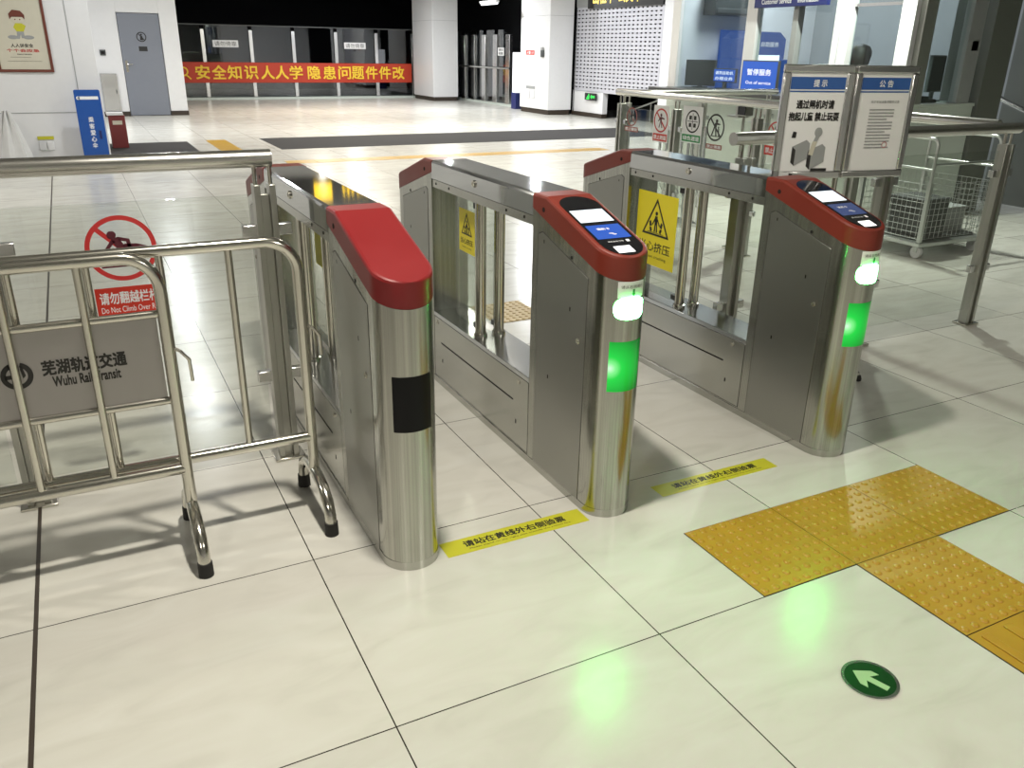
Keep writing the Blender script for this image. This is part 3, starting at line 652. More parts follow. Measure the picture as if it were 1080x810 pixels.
# ------------------------------------------------------------------ notice stand: two framed boards on one pole
t = thing('notice_stand', 'steel stand holding two framed notices side by side behind the ticket gate', 'sign stand', (2.69, 1.30, 0))
MB().cyl((0, .02, .02), .013, 1.49).build('pole', 'chrome', t)
for a in (-25, 65, 155, 245):
    c, s = math.cos(math.radians(a)), math.sin(math.radians(a))
    lg = MB().tube([(0, 0, .06), (.12*c, .12*s, .055), (.27*c, .27*s, .035)], .014, 10).build('leg', 'chrome', t)
    MB().lathe([(.018, 0), (.02, .012), (.014, .03)], (.27*c, .27*s, 0), 14).build('rubber_foot', 'rubber', lg)
def framed(t, az, W, side, fill):
    """framed board whose inner edge is at the pole; local x along the board, facing -y locally"""
    a = math.radians(az)
    e = bpy.data.objects.new('notice_frame', None)
    x0, x1, z0, z1, b = .004, W, 1.025, 1.52, .034
    fr = MB().box((x0, -.012, z0), (x1, .012, z0+b)).box((x0, -.012, z1-b), (x1, .012, z1)).box((x0, -.012, z0+b), (x0+b, .012, z1-b)).box((x1-b, -.012, z0+b), (x1, .012, z1-b))
    if side < 0:                       # the mirrored board lies on the other side of the pole
        for v in fr.bm.verts: v.co.x = -v.co.x
    f = fr.build('notice_frame', 'alu', t, bevel=.006, rot=(0, 0, a))
    def X(u): return u if side > 0 else -u
    ia, ib = sorted((X(x0+b-.006), X(x1-b+.006))); za, zb = z0+b-.006, z1-b+.006
    p = MB().box((ia, -.004, za), (ib, .006, zb)).build('paper', 'paper', f, smooth=0)
    w, h = ib-ia, zb-za; cx = (ia+ib)/2
    MB().box((ia+.01, -.0052, zb-.076), (ib-.01, -.0045, zb-.024)).build('header', 'blue_header', p, smooth=0)
    mb = MB(); mb.box((ia+.01, -.0052, zb-.088), (ib-.01, -.0045, zb-.082)); mb.build('header_line', 'blue_header', p, smooth=0)
    fill(p, cx, za, zb, w)
def fill_left(p, cx, za, zb, w):
    mb = MB(); text(mb, '提 示', (cx+.01, -.0058, zb-.050), .065, .030, X_, Z_); mb.build('header_lettering', 'white_ink', p, smooth=0)
    mb = MB(); text(mb, '通过闸机时请', (cx, -.0058, zb-.140), w*.64, .036, X_, Z_, bold=.035); text(mb, '抱起儿童 禁止玩耍', (cx, -.0058, zb-.192), w*.86, .036, X_, Z_, bold=.035)
    mb.prism([(cx-.095, zb-.285), (cx-.075, zb-.285), (cx-.073, zb-.26), (cx-.09, zb-.257)], 'y', -.0062, -.0055)
    mb.box((cx+.02, -.0062, za+.006), (cx+.10, -.0055, za+.018)); mb.build('printed_lettering', 'ink', p, smooth=0)
    # drawing of two grey gates with a figure walking between
    mb = MB(); md = MB()
    for ox, oz in ((-.085, .030), (-.005, .012)):
        u, v = cx+ox, za+oz
        mb.prism([(u, v+.015), (u+.018, v), (u+.018, v+.07), (u, v+.085)], 'y', -.0062, -.0055)
        md.prism([(u+.018, v), (u+.085, v+.035), (u+.085, v+.10), (u+.018, v+.07)], 'y', -.0062, -.0055)
        md.prism([(u, v+.085), (u+.018, v+.07), (u+.085, v+.10), (u+.067, v+.115)], 'y', -.0060, -.0055)
    mb.build('picture_print', 'dark_grey', p, smooth=0); md.build('picture_print', 'grey_panel', p, smooth=0)
    mb = MB(); mb.sphere((cx+.035, -.0055, za+.178), .019, (1, .06, 1.15)); mb.prism([(cx+.012, za+.130), (cx+.034, za+.138), (cx+.048, za+.168), (cx+.026, za+.168)], 'y', -.0060, -.0056); mb.build('figure_drawing', 'grey_panel', p, smooth=0)
    mb = MB(); mb.prism([(cx-.002, za+.08), (cx+.02, za+.075), (cx+.034, za+.138), (cx+.012, za+.138)], 'y', -.0064, -.0061); mb.build('figure_drawing', 'cream', p, smooth=0)
def fill_right(p, cx, za, zb, w):
    mb = MB(); text(mb, '公 告', (cx, -.0058, zb-.050), .075, .030, X_, Z_); mb.build('header_lettering', 'white_ink', p, smooth=0)
    mb = MB(); text(mb, '关于车站设备调整的公告', (cx+.01, -.0058, zb-.128), w*.55, .012, X_, Z_, bold=.01)
    for k in range(13):
        ww = (.36 if k % 4 == 3 else .48)*w
        mb.box((cx-.24*w, -.0060, zb-.165-.014*k), (cx-.24*w+ww, -.0055, zb-.160-.014*k))
    mb.build('printed_lettering', 'grey_panel', p, smooth=0)
    mb = MB(); mb.ring((cx+.045, -.0055, za+.12), .012, .014, -.0006, 0, 'y', 24); mb.build('red_seal', 'red_ring', p, smooth=0)
framed(t, 163-180, .345, -1, fill_left)
framed(t, -10, .345, 1, fill_right)

# ------------------------------------------------------------------ wire trolley
t = thing('wire_trolley', 'wire mesh trolley on white castors behind the glass fence', 'trolley', (5.6, 2.95, 0))
cw, cd = .78, .66
for x in (0, cw):
    for y in (0, cd): MB().box((x-.016, y-.016, .12), (x+.016, y+.016, .62)).build('corner_post', 'wire', t)
MB().box((-.03, -.03, .10), (cw+.03, cd+.03, .135)).build('base_frame', 'wire', t, bevel=.006)
for x in (0, cw): MB().tube([(x, 0, .6)]+arc((x, .06, .90), .06, 180, 90, 5, 'yz')+arc((x, cd-.06, .90), .06, 90, 0, 5, 'yz')+[(x, cd, .6)], .013, 10).tube([(x, 0, .72), (x, cd, .72)], .010, 8).build('end_handle', 'wire', t, smooth=60)
MB().tube([(0, 0, .76)]+[(cw, 0, .76)], .011, 8).build('upper_rail', 'wire', t, smooth=60)
def mesh_panel(mb, p0, du, dv, nu, nv, r=.0026):
    p0, du, dv = Vector(p0), Vector(du), Vector(dv)
    for i in range(nu+1): mb.tube([p0+du*i/nu, p0+du*i/nu+dv], r, 5, caps=False)
    for j in range(nv+1): mb.tube([p0+dv*j/nv, p0+dv*j/nv+du], r, 5, caps=False)
    return mb
for nm, p0, du in (('mesh_side', (0, 0, .16), (cw, 0, 0)), ('mesh_side', (0, cd, .16), (cw, 0, 0)), ('mesh_side', (0, 0, .16), (0, cd, 0)), ('mesh_side', (cw, 0, .16), (0, cd, 0))):
    mesh_panel(MB(), p0, du, (0, 0, .44), 14, 9).build(nm, 'wire', t, smooth=60)
for x in (.03, cw-.03):
    for y in (.03, cd-.03):
        c = MB().cyl((x-.015, y, .05), .05, .03, 'x', 20).build('castor', 'white', t)
        MB().box((x-.024, y-.018, .05), (x-.019, y+.018, .11)).box((x+.019, y-.018, .05), (x+.024, y+.018, .11)).build('castor_fork', 'wire', c)
MB().box((.04, .04, .137), (cw-.04, cd-.04, .16)).build('tray', 'dark_plastic', t)
tag(MB().box((5.68, 3.03, .162), (6.0, 3.36, .46)).box((5.67, 3.02, .44), (6.01, 3.37, .47)).build('storage_box', 'dark_plastic', bevel=.01), 'dark storage box inside the wire trolley, near its front corner', 'box')
tag(MB().box((6.05, 3.10, .162), (6.34, 3.5, .36)).box((6.04, 3.09, .34), (6.35, 3.51, .37)).build('storage_box', 'grey_panel', bevel=.01), 'lower grey storage box inside the wire trolley', 'box')

# ------------------------------------------------------------------ folding barrier seen through the long fence
t = thing('folding_gate', 'whitish folding lattice gate standing behind the brownish prohibition sign', 'folding gate', (4.75, 4.75, 0))
for k in range(9):
    MB().box((-.012+.02*(k % 2), .085*k-.011, .03), (.008+.02*(k % 2), .085*k+.011, .93-.012*k)).build('upright', 'alu', t)
for s in (0, 1):
    mb = MB()
    for k in range(8):
        for z in (.25, .55):
            mb.tube([(.01, .085*k, z+(.12 if (k+s) % 2 else 0)), (.01, .085*(k+1), z+(0 if (k+s) % 2 else .12))], .005, 6)
    mb.build('scissor_bars', 'alu', t)
MB().box((-.03, -.03, 0), (.05, .72, .03)).build('foot_rail', 'alu', t)

# ------------------------------------------------------------------ service booth
P0, P1, P2 = Vector((6.8, 8.05, 0)), Vector((6.8, 4.3, 0)), Vector((7.8, 4.3, 0))
b = thing('service_booth', 'white framed glass service booth with pale base panels', 'booth', (0, 0, 0))
def panel_on(mb, p, q, u0, u1, z0, z1, th=.04, off=0.):
    """upright slab on the line p-q between the distances u0 and u1 (m), offset outwards"""
    d = (q-p).normalized(); n = Vector((d.y, -d.x, 0)); a = p+d*u0; e = p+d*u1
    c = [a+n*(off+th/2), e+n*(off+th/2), e+n*(off-th/2), a+n*(off-th/2)]
    mb.loft([[(v.x, v.y, z0) for v in c], [(v.x, v.y, z1) for v in c]])
    return mb
for p, q in ((P0, P1), (P1, P2)):
    ln = (q-p).length
    bp = panel_on(MB(), p, q, 0, ln, .0, 1.10, .06).build('base_panel', 'booth', b, smooth=0)
    panel_on(MB(), p, q, .0, ln, .0, .09, .066).build('kick_plate', 'dark_steel', bp, smooth=0)
    panel_on(MB(), p, q, -.02, ln+.02, 2.42, CEIL-.01, .12).build('header', 'grey_panel', b, smooth=0)
panel_on(MB(), P0, P1, 0, 3.7, 1.10, 1.14, .65, .025).build('counter', 'counter', b, bevel=.004)
panel_on(MB(), P1, P2, .06, 1.0, 1.10, 1.13, .50, -.2).build('counter', 'booth', b, bevel=.004)
def post_at(p, q, y, w, mat='white', th=.09): return panel_on(MB(), p, q, y-w/2, y+w/2, 1.10, 2.45, th).build('frame_post', mat, b, bevel=.004)
FP = [8.05-v for v in (7.96, 6.54, 5.85, 5.14, 4.40)]
for v, w, m_ in zip(FP, (.16, .18, .08, .12, .16), ('white', 'white', 'grey_panel', 'white', 'white')): post_at(P0, P1, v, w, m_)
post_at(P0, P1, FP[3]-.12, .06); post_at(P1, P2, .10, .16, 'dark_steel'); post_at(P1, P2, .80, .2, 'grey_panel')
for a, c in zip(FP, FP[1:]): panel_on(MB(), P0, P1, a+.09, c-.08, 1.14, 2.43, .012).build('glass_pane', 'booth_glass', b, smooth=0)
panel_on(MB(), P1, P2, .19, .70, 1.14, 2.43, .012).build('glass_pane', 'booth_glass', b, smooth=0)
panel_on(MB(), P0, P1, FP[3], FP[4], 2.02, 2.05, .03).build('transom', 'alu', b, smooth=0)
MB().box((.77+6.8, 4.255, 1.62), (.87+6.8, 4.29, 1.72)).build('door_closer', 'dark_plastic', b, bevel=.004)
struct(MB().box((6.86, 8.05, 0), (11.3, 8.15, CEIL)).build('wall_booth_end', 'white', smooth=0))
struct(MB().box((9.3, 4.73, 0), (9.35, 8.05, CEIL)).build('wall_booth_rear', 'grey_panel', smooth=0))
struct(MB().box((7.84, 4.25, 0), (8.2, 4.7, CEIL)).build('pillar', 'dark_wall', smooth=0))
# things in and on the booth
def sign_plate(name, label, cat, a, bb, mat, words_, ink='white_ink', grp=None):
    t = thing(name, label, cat, ((a[0]+bb[0])/2, a[1], a[2]), group=grp); w, h = bb[0]-a[0], bb[2]-a[2]
    p = MB().box((-w/2, 0, 0), (w/2, bb[1]-a[1], h)).build('panel', mat, t, bevel=.003)
    mb = MB()
    for body_, u, v, tw, th, bd in words_: text(mb, body_, (u*w, -.002, v*h), tw*w, th*h, X_, Z_, bold=bd)
    mb.build('lettering', ink, t, smooth=0); return t
t = thing('header_sign', 'dark blue service sign with white writing hung along the booth front', 'sign', (6.68, 5.9, 2.045))
MB().box((0, -.54, 0), (.05, .54, .36)).build('panel', 'navy', t, bevel=.003)
mb = MB(); text(mb, '客户服务中心  问讯', (-.003, 0, .20), .94, .14, (0, -1, 0), Z_, bold=.015); text(mb, 'Customer Service     Information', (-.003, 0, .06), .84, .05, (0, -1, 0), Z_, bold=.006); mb.build('lettering', 'white_ink', t, smooth=0)
def monitor(label, x, y, w, z0, z1, rz, mat, words_, base=1.14):
    """screen standing on a counter; its display faces local -y"""
    t = thing('counter_screen', label, 'screen', (x, y, base), rz)
    MB().box((-w/2, 0, z0-base), (w/2, .035, z1-base)).build('casing', 'dark_plastic', t, bevel=.004)
    s = MB().box((-w/2+.012, -.002, z0-base+.012), (w/2-.012, 0, z1-base-.012)).build('display', mat, t, smooth=0)
    mb = MB()
    for body_, u, v, tw, th, bd in words_: text(mb, body_, (u*w, -.004, z0-base+v*(z1-z0)), tw*w, th*(z1-z0), X_, Z_, bold=bd)
    if words_: mb.build('display_print', 'strip', s, smooth=0)
    else: mb.bm.free()
    MB().box((-.03, .01, 0), (.03, .03, z0-base+.02)).box((-.09, -.04, 0), (.09, .07, .012)).build('stand', 'dark_plastic', t)
    return t
Q = -PI/2
monitor('bright blue screen reading out of service on the booth counter', 6.56, 6.10, .58, 1.165, 1.495, Q, 'blue_screen', [('暂停服务', 0, .62, .66, .2, .02), ('Out of service', 0, .28, .7, .1, .01)])
monitor('small bright blue screen between the black monitor and the out of service screen', 7.0, 7.2, .42, 1.22, 1.385, Q, 'blue_screen', [('请到自助机', 0, .68, .8, .24, .015), ('办理业务', 0, .28, .8, .24, .015)])
monitor('charcoal back of a monitor at the far end of the booth counter', 7.02, 7.70, .42, 1.16, 1.48, Q+.5, 'dark_plastic', [])
monitor('dark monitor behind the narrow end window of the booth', 7.62, 4.62, .30, 1.22, 1.58, .2, 'dark_grey', [], 1.13)
t = thing('wall_poster', 'blue poster with white writing on the end wall inside the booth', 'poster', (7.83, 8.04, 0))
pp = MB().box((-.26, -.012, 1.0), (.26, 0, 1.86)).build('sheet', 'glowing_blue', t, smooth=0)
mb = MB(); text(mb, '便民', (-.05, -.014, 1.66), .32, .15, X_, Z_); text(mb, '服务台', (-.02, -.014, 1.48), .40, .13, X_, Z_); text(mb, '服务热线', (0, -.014, 1.34), .42, .08, X_, Z_); mb.box((-.02, -.015, 1.08), (.20, -.013, 1.26)); mb.build('lettering', 'white_ink', t, smooth=0)
t = thing('ticket_machine', 'blue ticket machine with a bright white display behind the booth glass', 'ticket machine', (7.76, 7.22, 0))
MB().box((-.33, 0, 0), (.33, .6, 1.5)).prism([(-.33, 1.5), (.33, 1.5), (.33, 1.75), (.22, 1.83), (-.22, 1.83), (-.33, 1.75)], 'y', .1, .6).build('cabinet', 'glowing_blue', t, bevel=.01)  # whole cabinet glows by emission though it is no lamp
MB().box((-.26, -.01, 1.36), (.14, 0, 1.55)).build('display', 'machine_screen', t, smooth=0)
mb = MB(); mb.ring((-.17, .095, 1.68), .03, .045, -.004, 0, 'y'); text(mb, '自助服务', (.05, .092, 1.68), .3, .06, X_, Z_); mb.build('lettering', 'white_ink', t, smooth=0)
tag(MB().box((7.25, 7.8, 2.03), (8.0, 8.04, 2.35)).box((7.28, 7.79, 2.05), (7.97, 7.80, 2.11)).build('air_conditioner', 'dark_plastic', bevel=.02), 'dark box mounted high on the end wall inside the booth', 'air conditioner')
tag(MB().box((7.05, 4.40, 1.132), (7.40, 4.56, 1.15)).box((7.12, 4.38, 1.15), (7.36, 4.53, 1.165)).box((7.1, 4.42, 1.165), (7.3, 4.55, 1.19)).build('paper_stack', 'dark_grey', bevel=.002), 'dark loose papers on the ledge behind the booth end window', 'papers')
# person behind the notice boards, seen only as a dark head of hair
def person():
    t = thing('person', 'person with short black hair in dark clothing standing inside the booth', 'person', (7.3, 5.36, -.045), math.radians(-60))
    H = [(0, 0, .93), (0, 0, 1.10), (0, 0, 1.32), (0, .01, 1.40), (0, .02, 1.50),
         (-.19, 0, 1.34), (-.24, .0, 1.06), (-.22, .12, .86), (.19, 0, 1.34), (.24, 0, 1.06), (.22, .12, .86), (-.10, 0, .88), (-.10, .01, .48), (-.10, -.02, .07), (-.10, .12, .03), (.10, 0, .88), (.10, .01, .48), (.10, -.02, .07), (.10, .12, .03)]
    E = [(0, 1), (1, 2), (2, 3), (3, 4), (2, 5), (5, 6), (6, 7), (2, 8), (8, 9), (9, 10), (0, 11), (11, 12), (12, 13), (13, 14), (0, 15), (15, 16), (16, 17), (17, 18)]
    R = [.15, .14, .15, .06, .055, .065, .048, .036, .065, .048, .036, .095, .065, .045, .04, .095, .065, .045, .04]
    def skinned(name, verts, edges, rad, mat, parent):
        me = bpy.data.meshes.new(name); me.from_pydata([Vector(v) for v in verts], edges, []); o = bpy.data.objects.new(name, me); COL.objects.link(o)
        o.modifiers.new('skin', 'SKIN'); sv = me.skin_vertices[0].data
        for i, r in enumerate(rad): sv[i].radius = (r, r*.8 if r > .12 else r)
        sv[0].use_root = True
        s = o.modifiers.new('sub', 'SUBSURF'); s.levels = 2; s.render_levels = 2
        me.materials.append(M[mat]); o.parent = parent; return o
    bd = skinned('body', H, E, R, 'cloth', t)
    hd = MB(); rings = []
    for z, rx, ry, oy in ((1.455, .03, .03, .03), (1.465, .055, .06, .04), (1.50, .068, .085, .03), (1.545, .076, .096, .015), (1.59, .078, .098, .005), (1.635, .074, .092, 0), (1.67, .055, .07, 0), (1.69, .02, .03, 0)):
        rings.append([(rx*math.cos(2*PI*j/20), oy+ry*math.sin(2*PI*j/20), z) for j in range(20)])
    hd.loft(rings); hd.sphere((-.078, 0, 1.56), .022, (.4, .8, 1.3)); hd.sphere((.078, 0, 1.56), .022, (.4, .8, 1.3)); hd.sphere((0, .112, 1.55), .016, (.8, 1, 1.4))
    h = hd.build('head', 'skin', t, smooth=60)
    MB().sphere((-.03, .098, 1.578), .009).sphere((.03, .098, 1.578), .009).tube([(-.02, .108, 1.513), (.02, .108, 1.513)], .004, 6).build('face_features', 'ink', h)
    hr = MB(); rings = []
    for z, rx, ry, oy in ((1.49, .086, .075, -.035), (1.54, .100, .095, -.03), (1.60, .110, .115, -.012), (1.655, .106, .114, -.004), (1.70, .080, .09, -.004), (1.725, .02, .03, -.004)):
        rings.append([((rx+.004*math.sin(j*3.1+z*40))*math.cos(2*PI*j/24), oy+(ry+.004*math.sin(j*2.3+z*60))*math.sin(2*PI*j/24), z) for j in range(24)])
    hr.loft(rings).build('hair', 'hair', t, smooth=60)
    for s in (-1, 1):
        hb = MB().sphere((s*.22, .15, .85), .032, (.55, 1.2, .9)).build('hand', 'skin', t, smooth=60)
        for k in range(4):
            x = s*.22+(k-1.5)*.017; ln = (.055, .066, .062, .048)[k]
            MB().tube([(x, .175, .852), (x, .175+ln*.5, .848), (x, .175+ln*.85, .832), (x, .175+ln, .815)], .008, 8, rs=[.009, .0085, .008, .006]).build('finger', 'skin', hb, smooth=60)
        MB().tube([(s*.22-s*.026, .14, .85), (s*.22-s*.045, .165, .845), (s*.22-s*.048, .19, .838)], .009, 8, rs=[.011, .0095, .007]).build('thumb', 'skin', hb, smooth=60)
person()

# stair handrail on the dark side wall
t = thing('stair_handrail', 'sloping steel handrail on the dark side wall', 'handrail', (8.93, 4.6, 1.12))
MB().tube([(-.13, -3.2, -1.12+.07), (-.13, 0, 0), (-.13, .11, .05)], .026, 16).build('tube', 'rail', t, smooth=60)
for y in (-.28, -1.2): MB().tube([(-.13, y, .33*y), (-.13, y, .33*y-.05), (.02, y, .33*y-.05)], .011, 8).build('bracket', 'chrome', t)

# ------------------------------------------------------------------ roller shutter
def shutter():
    t = thing('roller_shutter', 'perforated silver roller shutter lowered above a dark gap', 'shutter', (11.42, 14.37, 0))
    z0, z1, ly = .66, 2.55, 3.78; mb = MB(); nz, ny = 21, 22; pz, py = (z1-z0)/nz, ly/ny
    for i in range(nz+1):
        z = z0+pz*i; mb.box((-.012, 0, z-pz*.33), (.012, ly, z+pz*.33))
    for j in range(ny+1):
        y = py*j; mb.box((-.006, y-py*.26, z0), (.006, y+py*.26, z1))
    mb.build('slat_curtain', 'shutter', t, smooth=0)
    MB().box((-.02, 0, .60), (.02, ly, z0)).build('bottom_bar', 'shutter', t, bevel=.004)
    MB().box((-.04, 0, 2.58), (.2, ly, CEIL)).build('shutter_box', 'grey_panel', t, bevel=.006)
    for y in (0, ly): MB().box((-.03, y-.03, 0 if y else .0), (.03, y+.0, 2.6)).build('guide', 'alu', t)
    return t
shutter()
t = thing('lit_sign', 'dark sign with lit yellow characters above the roller shutter', 'sign', (11.33, 16.0, 2.53))
MB().box((0, -1.55, 0), (.04, 1.55, .55)).build('panel', 'black', t, bevel=.004)
mb = MB(); text(mb, '出租车  公交车', (-.004, .3, .30), 2.0, .40, (0, -1, 0), Z_, bold=.02); mb.build('lettering', 'led_yellow', t, smooth=0)
t = thing('exit_sign', 'small lit green exit sign under the roller shutter', 'exit sign', (11.33, 17.22, .41))
MB().box((0, -.27, 0), (.02, .27, .17)).build('casing', 'black', t); mb = MB(); mb.prism([(-.2, .06), (-.06, .06), (-.06, .03), (.0, .085), (-.06, .14), (-.06, .11), (-.2, .11)], 'x', -.003, 0); mb.sphere((-.001, .08, .13), .022, (.1, 1, 1)); mb.prism([(.05, .02), (.2, .02), (.12, .11), (.06, .11)], 'x', -.003, 0); mb.build('pictogram', 'exit_green', t, smooth=0)
t = thing('ramp_handrail', 'dim sloping handrail in the dark gap under the shutter', 'handrail', (11.9, 15.6, 0))
MB().tube([(0, .9, .14), (0, -1.2, .72)], .022, 10).build('tube', 'dark_steel', t); 
for y in (.5, -.2, -.9): MB().cyl((0, y, 0), .016, .25-.276*(y-.5), n=10).build('post', 'dark_steel', t)

# ------------------------------------------------------------------ things on the pillars and walls
t = thing('fire_notice', 'small red and white notice on the pillar beside the shutter', 'notice', (10.612, 19.15, 1.28)); MB().box((0, -.24, 0), (.006, .24, .3)).build('sheet', 'paper', t); MB().box((-.003, -.23, .17), (0, .23, .28)).build('red_heading', 'red_sign', t)
mb = MB(); text(mb, '火警119', (-.005, 0, .225), .36, .07, (0, -1, 0), Z_); mb.build('lettering', 'white_ink', t, smooth=0)
t = thing('wall_phone', 'dark intercom on the pillar beside the red notice', 'intercom', (10.615, 18.47, 1.40)); MB().box((-.04, -.07, 0), (0, .07, .17)).build('casing', 'dark_plastic', t, bevel=.01); MB().box((-.045, -.05, .17), (-.01, .05, .24)).build('call_lamp', 'grey_panel', t, bevel=.006)
t = thing('wall_socket', 'white double socket with grey labels low on the pillar', 'socket', (10.615, 19.1, .38)); MB().box((-.012, -.23, 0), (0, -.03, .2)).box((-.012, .03, 0), (0, .23, .2)).build('faceplate', 'white', t, bevel=.004); MB().box((-.003, -.25, .23), (0, .25, .30)).build('label_strip', 'grey_panel', t)
t = thing('lightbox', 'bright white lightbox edge beside the pillar with the red notice', 'lightbox', (11.05, 20.55, 0)); MB().box((-.18, -.12, .44), (.12, .12, 1.5)).build('lit_panel', 'lightbox', t, bevel=.004); MB().box((-.2, -.14, 0), (.14, .14, .44)).build('base', 'navy', t, bevel=.006)
t = thing('poster', 'brown framed safety poster with a drawn child on the white wall', 'poster', (-.90, 11.895, 1.18)); MB().box((-.325, -.02, 0), (.325, 0, .035)).box((-.325, -.02, .98), (.325, 0, 1.015)).box((-.325, -.02, .035), (-.29, 0, .98)).box((.29, -.02, .035), (.325, 0, .98)).build('frame', 'frame_brown', t, bevel=.004)
sh = MB().box((-.29, -.008, .035), (.29, -.001, .98)).build('sheet', 'cream', t, smooth=0)
mb = MB(); mb.sphere((0, -.009, .655), .066, (1.15, .05, .9)); mb.build('drawn_face', 'cream', sh)
mb = MB(); mb.loft([[(-.085, y_, .645), (-.06, y_, .675), (.06, y_, .675), (.085, y_, .645), (.09, y_, .70), (.05, y_, .75), (-.04, y_, .76), (-.09, y_, .71)] for y_ in (-.0125, -.0135)]); mb.sphere((-.025, -.0125, .645), .008, (1, .05, 1)).sphere((.03, -.0125, .645), .008, (1, .05, 1)); mb.build('drawn_hair', 'frame_brown', sh, smooth=0)
mb = MB(); mb.prism([(-.03, .60), (.04, .60), (.085, .57), (.05, .50), (-.03, .50), (-.06, .55)], 'y', -.011, -.009); mb.build('drawn_shirt', 'yellow', sh, smooth=0)
mb = MB(); mb.prism([(-.03, .50), (.05, .50), (.05, .42), (.015, .42), (.01, .47), (-.01, .41), (-.04, .41)], 'y', -.011, -.009); mb.sphere((-.085, -.009, .43), .05, (1.2, .05, .5)); mb.sphere((.095, -.009, .43), .05, (1.3, .05, .5)); mb.build('drawn_trousers', 'grey_panel', sh, smooth=0)
mb = MB(); text(mb, '人人讲安全', (0, -.0095, .330), .26, .045, X_, Z_); text(mb, '安全生产知识宣传', (.01, -.0095, .222), .17, .014, X_, Z_); mb.box((-.16, -.0095, .185), (.08, -.009, .188)); mb.box((-.2, -.0095, .135), (.2, -.009, .138)); mb.build('lettering', 'ink', sh, smooth=0)
mb = MB(); text(mb, '个个会应急', (0, -.0095, .268), .38, .038, X_, Z_); mb.build('red_lettering', 'red_ring', sh, smooth=0)
t = thing('wall_socket', 'wall socket under a yellow label low on the white poster wall', 'socket', (-.83, 11.895, .17)); MB().box((-.09, -.012, 0), (-.005, 0, .12)).box((.005, -.012, 0), (.09, 0, .12)).build('faceplate', 'white', t, bevel=.004); MB().box((-.10, -.003, .14), (.10, 0, .185)).build('label_strip', 'yellow', t)
t = thing('standing_sign', 'tall blue standing sign with white vertical writing against the white wall', 'sign', (-.235, 11.6, 0))
MB().prism(rrect(-.16, .16, .04, .97, .02), 'y', -.02, .02).build('panel', 'blue', t, bevel=.003); MB().box((-.17, -.14, 0), (.17, .14, .04)).build('base', 'dark_plastic', t, bevel=.006)
mb = MB(); mb.box((-.11, -.023, .845), (.13, -.021, .885)); mb.ring((-.115, -.021, .865), .008, .022, -.002, 0, 'y', 20)
for k, ch in enumerate('乘客爱心伞'): text(mb, ch, (.0, -.022, .585-.085*k), .062, .068, X_, Z_)
mb.build('lettering', 'white_ink', t, smooth=0); MB().box((.075, -.026, .33), (.105, -.02, .44)).build('latch', 'navy', t)
t = thing('maroon_stand', 'maroon stand with a pale label behind the blue standing sign', 'stand', (.17, 13.6, 0)); MB().box((-.12, -.1, .0), (.12, .1, .50)).build('body', 'maroon', t, bevel=.006); MB().box((-.07, -.104, .36), (.07, -.1, .42)).build('label_plate', 'cream', t); MB().box((-.14, -.12, .5), (.1, .12, .54)).build('tray', 'white', t, bevel=.006)
t = thing('steel_cabinet', 'flat steel cabinet set in the white wall by the grey door', 'cabinet', (.42, 20.3, .12)); MB().box((-.16, -.04, 0), (.18, 0, .80)).build('door_panel', 'alu', t, bevel=.004); MB().box((.12, -.048, .38), (.14, -.04, .46)).build('latch', 'dark_plastic', t)
t = thing('card_switch', 'small black access pad on the white wall by the grey door', 'access pad', (.39, 20.3, 1.30)); MB().box((-.06, -.03, 0), (.06, 0, .12)).build('housing', 'dark_plastic', t, bevel=.006); MB().box((-.035, -.033, .03), (.035, -.03, .09)).build('touch_plate', 'black_gloss', t)
t = thing('plastic_cover', 'crumpled translucent plastic sheet against the white wall', 'plastic sheet', (-1.22, 11.5, 0))
mb = MB(); rings = []
for z, r in ((0, .21), (.15, .19), (.35, .14), (.55, .09), (.72, .04)):
    rings.append([((r+.05*r/.3*math.sin(5*2*PI*j/30))*math.cos(2*PI*j/30), (r*.6+.03*math.cos(7*2*PI*j/30))*math.sin(2*PI*j/30), z) for j in range(30)])
tag_o = mb.loft(rings).build('folds', 'wrap', t, smooth=60)

# ------------------------------------------------------------------ platform glass screens and banner
t = thing('platform_screen', 'long glass platform screen with slim posts behind the orange banner', 'platform screen', (0, 26.6, .06))
px_ = [2.15, 3.42, 4.83, 6.13, 7.49, 8.84, 10.12]
for x in px_: MB().box((x-.055, -.06, 0), (x+.055, .06, 1.94)).build('post', 'alu', t, bevel=.008)
for a, c in zip(px_, px_[1:]): MB().box((a+.06, -.01, .02), (c-.06, .01, 2.05)).build('glass_pane', 'dark_glass', t, smooth=0)
MB().box((2.1, -.03, 2.05), (10.2, .03, 2.08)).build('top_rail', 'dark_plastic', t)
sign_plate('notice_label', 'white notice strip on the glass pane nearest the grey door', 'notice', (3.69, 26.53, 1.50), (4.44, 26.54, 1.70), 'paper', [('请勿倚靠', 0, .5, .86, .66, .0)], 'ink')
sign_plate('notice_label', 'white notice strip on the glass pane nearest the white pillar', 'notice', (7.75, 26.53, 1.51), (8.47, 26.54, 1.70), 'paper', [('请勿倚靠', 0, .5, .86, .66, .0)], 'ink')
t = thing('banner', 'orange red cloth banner with yellow slogan on the platform screen', 'banner', (6.3, 26.42, .49))
mb = MB(); rings = []
for i in range(41):
    x = -4.15+7.85*i/40; dy = .012*math.sin(i*1.3); rings.append([(x, dy, 0), (x, dy, .585), (x, dy+.008, .585), (x, dy+.008, 0)])
mb.loft(rings).build('cloth', 'banner', t, smooth=60)
mb = MB()
for ch, x in zip('安全知识人人学隐患问题件件改', (3.29, 3.77, 4.22, 4.72, 5.22, 5.66, 6.11, 6.68, 7.18, 7.68, 8.12, 8.59, 9.05, 9.52)): text(mb, ch, (x-6.3, -.022, .30), .40, .38, X_, Z_, bold=.02)
